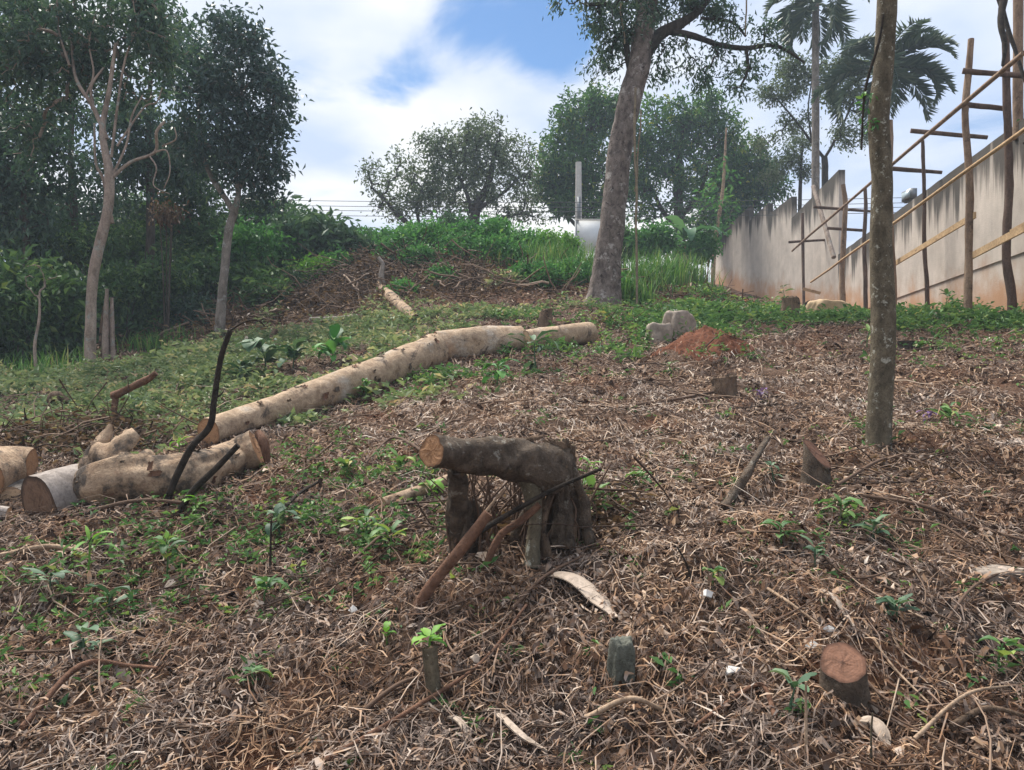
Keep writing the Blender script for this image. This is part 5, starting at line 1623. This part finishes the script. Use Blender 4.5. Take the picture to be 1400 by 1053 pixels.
# ---------------------------------------------------------------- plants that stand out
_pl = [(735, 510, 11, .36, .1, 'bluegreen', .34, 'tall leafy sapling with pointed leaves before the felled trunk'),
       (678, 528, 9, .26, .09, 'bank', .2, 'dark leafy sapling left of the tall pointed-leaved one'),
       (365, 508, 14, .34, .2, 'bluegreen', .3, 'big-leaved blue-green weed above the long felled trunk'),
       (400, 505, 10, .28, .16, 'bluegreen', .24, 'smaller big-leaved blue-green weed beside the larger one'),
       (332, 525, 10, .26, .14, 'bluegreen', .2, 'blue-green weed behind the tall black stick'),
       (452, 500, 12, .3, .15, 'bank', .3, 'dark broad-leaved weed standing behind the felled trunk'),
       (497, 552, 14, .17, .07, 'weed', .22, 'leafy weed growing over the near side of the felled trunk'),
       (178, 568, 9, .2, .07, 'bluegreen', .14, 'pale blue-green weed at the foot of the red-brown branch'),
       (228, 790, 12, .13, .05, 'weed', .18, 'dark leafy weed clump with narrow leaves over a hollow'),
       (150, 842, 5, .16, .055, 'bluegreen', .08, 'drooping broad-leaved seedling on the straw'),
       (115, 905, 6, .14, .055, 'bluegreen', .09, 'blue-green seedling above the forked branch'),
       (118, 790, 4, .17, .035, 'sprout', .16, 'narrow upright bright green shoot in the straw'),
       (362, 830, 7, .12, .05, 'weed', .1, 'mid green seedling beyond the straw hollow'),
       (385, 735, 9, .14, .06, 'bluegreen', .12, 'leafy weed at the foot of the thin upright twig'),
       (495, 745, 12, .15, .045, 'weed', .14, 'lush narrow-leaved weed left of the arched stump'),
       (530, 760, 9, .14, .04, 'weed', .1, 'low narrow-leaved weed before the lush one'),
       (470, 655, 9, .15, .06, 'weed', .09, 'pale green weed beyond the pale log piece'),
       (545, 650, 9, .15, .06, 'weed', .1, 'green weed patch plant behind the pale log piece'),
       (590, 680, 6, .13, .06, 'sprout', .08, 'bright green leafy shoot against the arched stump leg'),
       (800, 670, 8, .12, .04, 'sprout', .16, 'light green shoot on the far side of the arched stump'),
       (790, 700, 8, .12, .04, 'weed', .12, 'dark green shoot at the foot of the arched stump'),
       (880, 665, 8, .11, .05, 'weed', .08, 'small green weed behind the arched stump'),
       (1195, 742, 12, .13, .05, 'bluegreen', .09, 'blue-green low weed clump by the long grey branch'),
       (1150, 715, 12, .14, .05, 'weed', .1, 'yellow-green low weed behind the blue-green clump'),
       (1068, 748, 8, .11, .045, 'weed', .09, 'small upright green weed right of the gnarled branch'),
       (815, 715, 9, .14, .05, 'weed', .16, 'leafy green weed rooted beside the split stump base'),
       (640, 745, 8, .12, .05, 'bluegreen', .12, 'blue-green weed growing in the hollow of the arched stump'),
       (1060, 660, 5, .14, .05, 'bluegreen', .09, 'blue-green seedling between the gnarled branch and slant-cut stump'),
       (1225, 850, 9, .1, .05, 'bluegreen', .06, 'low blue-green weed beyond the round stump'),
       (1080, 985, 4, .1, .05, 'bluegreen', .1, 'round-leaved seedling beside the upright pale stalk'),
       (1365, 925, 9, .11, .04, 'weed', .1, 'low ferny weed in the dark litter corner'),
       (975, 805, 7, .09, .04, 'weed', .07, 'small green weed at the foot of the thin dark twig'),
       (1115, 780, 6, .09, .04, 'bluegreen', .09, 'pale small seedling above the round stump'),
       (1185, 475, 9, .2, .06, 'weed', .2, 'green weed at the base of the low dark stump'),
       (1270, 580, 8, .11, .04, 'purple', .08, 'low purple-leaved plant in the litter beyond the mossy trunk'),
       (1040, 550, 8, .11, .04, 'purple', .08, 'low purple-leaved plant beside the jagged rotten stump'),
       (1300, 585, 10, .2, .06, 'weed', .14, 'green weed beside the purple plant beyond the mossy trunk'),
       (918, 515, 12, .13, .04, 'under', .12, 'dark mossy weed clump before the red soil mound'),
       (1075, 425, 12, .26, .09, 'weed', .5, 'upright leafy shoot against the stepped wall'),
       (1290, 445, 14, .24, .08, 'weed', .42, 'yellow-green leafy weed between scaffold poles'),
       (245, 620, 5, .12, .05, 'sprout', .1, 'bright yellow-green seedling behind the crooked log'),
       (270, 705, 7, .1, .05, 'sprout', .09, 'bright green seedling at the foot of the leaning black stick'),
       (345, 945, 6, .08, .03, 'weed', .07, 'tiny feathery seedling in the straw'),
       (530, 890, 4, .07, .035, 'sprout', .05, 'tiny round-leaved seedling left of the cut post'),
       (70, 812, 9, .13, .045, 'bluegreen', .08, 'low grey-green weed in the straw below the pale split stick')]
for i, (u, v, n, L, W, m, h, lab) in enumerate(_pl):
    small_plant(lab, u, v, n, L, W, m, 600 + i * 31, h)


# ---------------------------------------------------------------- ground cover that nobody could count
rng = np.random.default_rng(99)


def keep(x, y, g=1.0):
    """less straw where weeds cover the soil"""
    return rng.random(len(x)) > zone_green(x, y) * g


def polar(n, d0, d1, p, half=.88):
    """random ground points ahead of the camera, denser near"""
    t = rng.random(n)
    d = (d0 ** p + t * (d1 ** p - d0 ** p)) ** (1 / p)
    a = rng.uniform(-half, half, n)
    return d * np.sin(a), d * np.cos(a), d


def litter():
    mb = MB()
    def clear(x, y):
        ok = np.ones(len(x), bool); low = np.ones(len(x))
        for (kx, ky, kr) in KO:
            q = np.hypot(x - kx, y - ky)
            ok &= q > kr * .9
            low = np.where((q < kr * 3.2) & (y < ky + kr), .3, low)
        m = np.hypot((x - MOUND[0]) / MOUND[2], (y - MOUND[1]) / MOUND[2])
        ok &= (m > .85) | (rng.random(len(x)) < .16)
        ok &= vnoise(x * 1.1 + 7, y * 1.1, 61) + .6 * vnoise(x * 4, y * 4, 62) + rng.normal(0, .12, len(x)) > -.42
        return ok, low
    def dry(x, y):
        '''the middle of the clearing has lain longest: bleached straw'''
        g = np.zeros(len(x))
        for u, v, rad, am in ((780, 560, 2.2, .24), (1100, 520, 2.8, .2), (650, 560, 1.7, .18), (950, 620, 1.6, .18), (1300, 560, 2.2, .14)):
            q = gpx(u, v)
            g = np.maximum(g, am * np.exp(-((x - q[0]) ** 2 + (y - q[1]) ** 2) / rad ** 2))
        return g - .06
    # straw and stalks: long ones, then a mass of short broken bits
    for (cnt, d1, pw, med, sig, w0, w1, ex) in ((34000, 19, .75, .09, .55, .0018, .0048, .018), (200000, 17, .72, .042, .5, .0018, .006, .011)):
        x, y, d = polar(cnt, 1.5, d1, pw)
        k = keep(x, y, .12) & (y > 1.0); x, y, d = x[k], y[k], d[k]
        ok, low = clear(x, y); x, y, d, low = x[ok], y[ok], d[ok], low[ok]
        n = len(x)
        L = rng.lognormal(math.log(med), sig, n) * (1 + d * .035)
        W = rng.uniform(w0, w1, n) * (1 + d * .10)
        yaw = rng.uniform(0, 2 * np.pi, n)
        hump = np.clip(vnoise(x * 3.1, y * 3.1, 31) * 2, 0, 1) * .045
        z0 = (rng.exponential(ex, n) + hump) * low + .003
        tl = rng.normal(0, .13, n) * L * low
        dark = vnoise(x * 1.3, y * 1.3, 33) * .55 + vnoise(x * 5, y * 5, 34) * .4
        c = np.clip(rng.beta(1.8, 2.2, n) + dark * .6 - .02 + dry(x, y), 0, 1)
        strips(mb, x, y, yaw, L, W, rng.normal(0, .18, n), [z0 - tl, z0 + .004, z0 + tl], c, rng.uniform(-.02, .09, n))
    # dry leaves and chips
    x, y, d = polar(115000, 1.5, 18, .78)
    k = keep(x, y, .8) & (y > 1.0); x, y, d = x[k], y[k], d[k]
    ok, low = clear(x, y); x, y, d, low = x[ok], y[ok], d[ok], low[ok]; n = len(x)
    L = np.minimum(rng.lognormal(math.log(.021), .45, n), .046) * (1 + d * .06); W = L * rng.uniform(.2, .55, n)
    z0 = rng.exponential(.013, n) * low + .004; tl = rng.normal(0, .25, n) * L
    c = np.clip(rng.beta(1.5, 2.5, n) + (vnoise(x * 2, y * 2, 35)) * .5 + dry(x, y), 0, 1)
    strips(mb, x, y, rng.uniform(0, 6.28, n), L, W, rng.normal(0, .25, n), [z0 - tl, z0, z0 + tl], c, rng.uniform(.0, .35, n), rng.uniform(-1.5, 1.5, n))
    o = mb.build('dry_litter', M['litter'], smooth=False)
    tag(o, 'dry brown straw, chips and dead leaves strewn over the clearing', 'litter', kind='stuff')
    # sticks
    mb = MB(); x, y, d = polar(1500, 1.6, 18, .9); k = keep(x, y, .6) & (y > 1.3); x, y, d = x[k], y[k], d[k]
    for i in range(len(x)):
        L = rng.uniform(.12, .5) * (1 + d[i] * .05); a = rng.uniform(0, 6.28); b = rng.normal(0, .35)
        t = np.linspace(0, 1, 5)
        xs = x[i] + np.cumsum(np.cos(a + b * t + rng.normal(0, .12, 5))) * L / 5; ys = y[i] + np.cumsum(np.sin(a + b * t + rng.normal(0, .12, 5))) * L / 5
        z = H(xs, ys) + .015 + rng.uniform(0, .04) + t * rng.normal(0, .12) * L * .4
        r = rng.uniform(.0025, .006) * (1 + d[i] * .07)
        tube(mb, np.stack([xs, ys, z], 1), np.linspace(r, r * .5, 5), 4, 0, c=rng.random(), caps=False)
    x, y, d = polar(260, 1.8, 8, 1.1)
    for i in range(len(x)):      # longer dead stems
        L = rng.uniform(.35, 1.1); a = rng.uniform(0, 6.28); t = np.linspace(0, 1, 8)
        w_ = a + rng.normal(0, .5) * t + np.cumsum(rng.normal(0, .12, 8))
        xs = x[i] + np.cumsum(np.cos(w_)) * L / 8; ys = y[i] + np.cumsum(np.sin(w_)) * L / 8
        z = H(xs, ys) + .03 + np.abs(rng.normal(0, .02)) + t * max(0, rng.normal(0, .10)) * L
        r = rng.uniform(.002, .0055)
        tube(mb, np.stack([xs, ys, z], 1), np.linspace(r, r * .4, 8), 5, 0, c=rng.beta(1.3, 1.8), caps=False)
    tag(mb.build('fallen_twigs', M['twig']), 'thin dead twigs lying all over the dry litter', 'twigs', kind='stuff')


litter()


def weeds():
    """low leafy ground cover in patches"""
    mbw = MB(); mbf = MB()
    def patch(mb, cx, cy, rx, ry, n, h, L, lv, ar=.4, seed=0):
        x = cx + rng.normal(0, rx, n); y = cy + rng.normal(0, ry, n)
        z = H(x, y)
        hh = h * rng.uniform(.3, 1.2, n)
        N = n * lv
        f = rng.random(N)
        P = np.repeat(np.stack([x, y, z], 1), lv, 0) + np.stack([rng.normal(0, L * .5, N), rng.normal(0, L * .5, N), f * np.repeat(hh, lv)], 1)
        d = unit(rdir(N, -.15, .8))
        l = L * rng.uniform(.5, 1.3, N)
        c = np.clip(np.repeat(rng.random(n) * .6, lv) + rng.random(N) * .4, 0, 1)
        leaves(mb, P, d, rnormal(N, .6), l, l * ar * rng.uniform(.7, 1.3, N), .25, c)
    # the weedy strip on the low side, up to the wood
    for (u, v, rx, ry, n, h, L) in ((200, 535, 1.5, .9, 1500, .14, .085), (110, 560, 1.4, .9, 1100, .14, .085), (320, 500, 1.6, 1.0, 1500, .15, .09), (250, 575, .8, .5, 650, .12, .07), (60, 530, 1.4, 1.2, 900, .2, .1),
                                    (170, 600, .7, .35, 420, .1, .07), (430, 480, 1.3, .9, 800, .12, .09), (300, 545, .9, .5, 600, .12, .08), (30, 590, .8, .5, 450, .12, .08), (130, 520, 1.6, .8, 700, .13, .09), (250, 492, 1.6, .8, 700, .14, .09),
                                    (540, 445, 1.5, .8, 700, .12, .09), (480, 455, 1.4, .8, 600, .12, .09), (650, 435, 1.4, .6, 420, .12, .09), (590, 430, 1.4, .6, 400, .12, .09), (360, 465, 1.6, .8, 600, .18, .1)):
        q = gpx(u, v); patch(mbf, q[0] + rng.normal(0, .2), q[1], rx * .5, ry * .5, int(n * .17), h * .9, L * .85, 8)
        for k_ in range(9):
            patch(mbf, q[0] + rng.normal(0, rx * 1.1), q[1] + rng.normal(0, ry * 1.1), rng.uniform(.08, .3), rng.uniform(.08, .25), int(n * .03), h * rng.uniform(.6, 1.8), L * rng.uniform(.7, 1.5), 8, rng.uniform(.25, .6))
    for (u, v, rx, ry, n, h, L) in ((1060, 425, 1.8, 1.5, 1300, .16, .1), (960, 440, .9, .8, 420, .14, .09), (1010, 430, 1.2, 1.0, 600, .15, .1), (1160, 437, .9, .8, 500, .18, .1), (1250, 442, .7, .8, 420, .2, .09), (1340, 447, .6, .6, 420, .18, .08), (1395, 448, .5, .6, 350, .18, .08),
                                    (820, 440, .8, .6, 300, .16, .09), (870, 445, .6, .5, 260, .2, .1), (905, 455, .35, .3, 120, .2, .08), (770, 490, .6, .4, 200, .12, .08), (640, 515, .5, .3, 180, .1, .07), (560, 535, .35, .25, 90, .12, .07), (830, 480, .5, .35, 160, .12, .08),
                                    (520, 650, .22, .14, 70, .07, .05), (570, 655, .12, .1, 40, .07, .05), (500, 735, .16, .12, 60, .08, .05), (450, 660, .2, .13, 50, .07, .05), (380, 740, .25, .2, 50, .08, .05), (240, 780, .22, .2, 60, .09, .045), (130, 830, .3, .2, 40, .06, .04),
                                    (60, 800, .25, .15, 45, .08, .05), (60, 940, .2, .12, 40, .06, .045), (220, 850, .2, .12, 40, .07, .045), (430, 830, .2, .12, 36, .06, .045), (480, 720, .25, .15, 70, .1, .05), (550, 770, .15, .1, 40, .08, .045), (160, 740, .3, .15, 60, .08, .05), (330, 720, .3, .18, 70, .09, .05), (420, 620, .4, .2, 90, .07, .05), (300, 700, .3, .2, 50, .08, .05), (400, 640, .25, .2, 40, .06, .05), (420, 700, .3, .2, 50, .07, .05), (330, 760, .3, .2, 40, .08, .045), (200, 720, .3, .15, 30, .08, .045), (90, 870, .25, .2, 30, .06, .04),
                                    (1180, 735, .18, .12, 36, .05, .04), (1150, 710, .15, .1, 30, .06, .04), (880, 660, .12, .1, 20, .05, .04), (1390, 930, .12, .1, 24, .05, .04), (1300, 480, .5, .4, 110, .1, .06), (1230, 500, .3, .3, 60, .1, .06), (800, 720, .2, .12, 30, .1, .05), (620, 735, .1, .08, 26, .12, .05),
                                    (1330, 590, .2, .15, 40, .08, .05), (1200, 600, .1, .1, 14, .06, .05), (1000, 470, .3, .2, 50, .1, .06), (1080, 440, .5, .4, 160, .15, .08)):
        q = gpx(u, v)
        if v > 600:
            patch(mbw, q[0], q[1], rx, ry, int(n * .5), h, L, 7)
        else:
            patch(mbw, q[0], q[1], rx, ry, int(n * .16), h, L, 7)
            for k_ in range(6):
                patch(mbw, q[0] + rng.normal(0, rx), q[1] + rng.normal(0, ry), rx * rng.uniform(.1, .3), ry * rng.uniform(.1, .3), int(n * .045) + 1, h * rng.uniform(.6, 1.7), L * rng.uniform(.7, 1.3), 8, rng.uniform(.25, .55))
    # stray seedlings
    x, y, d = polar(700, 2, 13, 1.2)
    for i in range(len(x)):
        patch(mbw, x[i], y[i], .035, .035, rng.integers(1, 4), .05, rng.uniform(.025, .05), 6)
    tag(mbf.build('meadow_weeds', M['field'], smooth=False), 'low grey-green weeds covering the slope below the wood', 'weeds', kind='stuff')
    tag(mbw.build('low_weeds', M['weed'], smooth=False), 'low green weeds in patches over the clearing and along the wall', 'weeds', kind='stuff')


weeds()


def grass_clump(label, u, v, n, h, spread, seed, mat='grass', group='grass clumps on the bank'):
    g = gpx(u, v)
    r = np.random.default_rng(seed)
    root = thing('grass_clump', label, 'grass', g, group)
    x = g[0] + r.normal(0, spread, n); y = g[1] + r.normal(0, spread * .6, n)
    z = H(x, y) - .02
    a = r.uniform(0, 6.28, n); L = h * r.uniform(.5, 1.15, n); ln = r.uniform(.1, .6, n)
    W = r.uniform(.006, .014, n)
    V = []
    s = np.stack([-np.sin(a), np.cos(a), a * 0], 1)
    for t in (0, .4, .75, 1.0):
        c = np.stack([x + np.cos(a) * L * ln * t * t, y + np.sin(a) * L * ln * t * t, z + L * t * (1 - .35 * ln * t)], 1)
        w = (W * (1 - t ** 2 * .95))[:, None]
        V += [c + s * w, c - s * w]
    V = np.stack(V, 1); b = np.arange(n)[:, None] * 8
    f = np.concatenate([b + np.array([[k, k + 1, k + 3, k + 2]]) for k in (0, 2, 4)])
    mb = MB(); mb.add(V.reshape(-1, 3), f, np.repeat(np.clip(r.random(n), 0, 1), 8))
    tag(mb.build('blades', M[mat], root, smooth=False), kind='stuff')


for i, (u, v, n, h, s, lab) in enumerate(((880, 396, 420, .75, .28, 'tall green grass clump right against the big tree trunk'), (905, 385, 420, .8, .35, 'tall green grass clump beside the long hanging vine'),
                                          (935, 384, 420, .8, .35, 'tall green grass clump below the banana plants'), (955, 380, 300, .7, .3, 'tall grass clump near the bamboo pole'),
                                          (795, 372, 400, .75, .35, 'tall grass clump below the white panel'), (770, 385, 300, .6, .3, 'grass clump on the bank face left of the big tree'),
                                          (865, 412, 260, .55, .22, 'short grass clump at the foot of the big tree'), (915, 368, 360, .9, .5, 'tall grass clump on the bank top behind the banana plants'),
                                          (735, 360, 300, .6, .4, 'grass clump on the bank top under the yellow-green shoots'), (450, 352, 320, .9, .5, 'tall grass clump beside the broad-leaved blue-green bush'),
                                          (60, 515, 260, .5, .4, 'dark grass clump at the foot of the thin white sapling'), (215, 475, 260, .45, .4, 'grass clump between the two front trees of the wood'), (700, 365, 260, .5, .4, 'grass clump on the bank beneath the feathery green bush'))):
    grass_clump(lab, u, v, n, h, s, 700 + i)


def brush():
    """tangled dead brush on the bank and at the wood edge"""
    mb = MB(); mt = MB()
    for (u, v, rx, ry, n, hh) in ((440, 395, 1.6, 1.2, 340, .4), (480, 380, 1.3, 1.0, 260, .4), (410, 415, 1.2, .8, 200, .35), (590, 385, .9, .8, 160, .35), (620, 400, 1.2, .7, 140, .2), (230, 455, 1.6, .7, 220, .5), (330, 440, 1.2, .6, 160, .4), (90, 615, .5, .25, 130, .22), (130, 600, .4, .25, 90, .25), (20, 600, .4, .3, 60, .25),
                                  (900, 400, 1.2, .7, 110, .15), (960, 415, 1.0, .7, 90, .12), (720, 385, 1.0, .7, 90, .2), (560, 380, .6, .6, 90, .3), (740, 735, .18, .1, 40, .16), (800, 715, .16, .1, 50, .2), (680, 725, .2, .1, 40, .15), (1200, 640, .6, .25, 30, .06), (860, 445, .5, .3, 30, .1)):
        q = gpx(u, v)
        for k in range(n):
            x = q[0] + rng.normal(0, rx); y = q[1] + rng.normal(0, ry); s = .35 + .04 * q[1]
            L = rng.uniform(.2, .9) * s; d = unit(rng.normal(0, 1, 3) * np.array([1, 1, .55])); z = h1(x, y) + abs(rng.normal(0, .5)) * hh
            t = np.linspace(0, 1, 4)[:, None]
            p = np.array([x, y, z]) + d * L * (t - .3) + np.cumsum(rng.normal(0, .05 * L, (4, 3)), 0)
            r = rng.uniform(.003, .012) * (.5 + .045 * q[1])
            tube(mb, p, np.linspace(r, r * .5, 4), 4, c=rng.random() * .85, caps=False)
        m = n * 7
        x = q[0] + rng.normal(0, rx, m); y = q[1] + rng.normal(0, ry, m)
        P = np.stack([x, y, H(x, y) + np.abs(rng.normal(0, .35, m)) * hh], 1)
        l = rng.uniform(.05, .14, m) * (.5 + .035 * q[1])
        leaves(mt, P, rdir(m, -.6, .4), rnormal(m, .8), l, l * .45, .2, rng.random(m))
    for (u, v, rx, ry, n) in ((440, 395, 1.5, 1.1, 40), (500, 385, 1.2, 1.0, 40), (590, 385, 1.0, .8, 30), (640, 400, 1.2, .6, 18), (720, 390, 1.0, .6, 16), (250, 455, 1.4, .5, 22), (930, 405, 1.2, .6, 12)):
        q = gpx(u, v)
        for k in range(n):       # lopped branches thrown on the heap
            x = q[0] + rng.normal(0, rx); y = q[1] + rng.normal(0, ry); L = rng.uniform(.5, 1.5); d = unit(rng.normal(0, 1, 3) * np.array([1, .8, .4]))
            t = np.linspace(0, 1, 6)[:, None]
            p = np.array([x, y, h1(x, y) + rng.uniform(.0, .3)]) + d * L * (t - .4) + np.cumsum(rng.normal(0, .035 * L, (6, 3)), 0)
            r = rng.uniform(.012, .03)
            tube(mb, p, np.linspace(r, r * .4, 6), 5, c=rng.uniform(.55, 1.0), caps=False)
    tag(mb.build('brushwood', M['twig']), 'tangled dead brushwood on the bank and along the wood edge', 'brushwood', kind='stuff')
    tag(mt.build('withered_leaves', M['dead_leaf'], smooth=False), 'withered brown leaves caught in the dead brushwood', 'dead leaves', kind='stuff')


brush()


# ---------------------------------------------------------------- bluish haze added to lift shadows the way lens flare does
def haze():
    x0, x1, y0, y1, z0, z1 = -300.0, 300.0, -160.0, 340.0, -6.0, 16.5
    mb = MB(); box(mb, ((x0 + x1) / 2, (y0 + y1) / 2, (z0 + z1) / 2), (x1 - x0, y1 - y0, z1 - z0))
    m = bpy.data.materials.new('haze'); m.use_nodes = True
    nt = m.node_tree; nt.nodes.clear()
    o = nt.nodes.new('ShaderNodeOutputMaterial'); v = nt.nodes.new('ShaderNodeVolumePrincipled')
    v.inputs['Color'].default_value = (.72, .86, 1.0, 1)
    v.inputs['Density'].default_value = 0.0020
    nt.links.new(v.outputs[0], o.inputs['Volume'])
    tag(mb.build('haze', m, smooth=False), 'faint bluish haze added over the hillside to imitate lens flare', 'haze', kind='stuff')


haze()
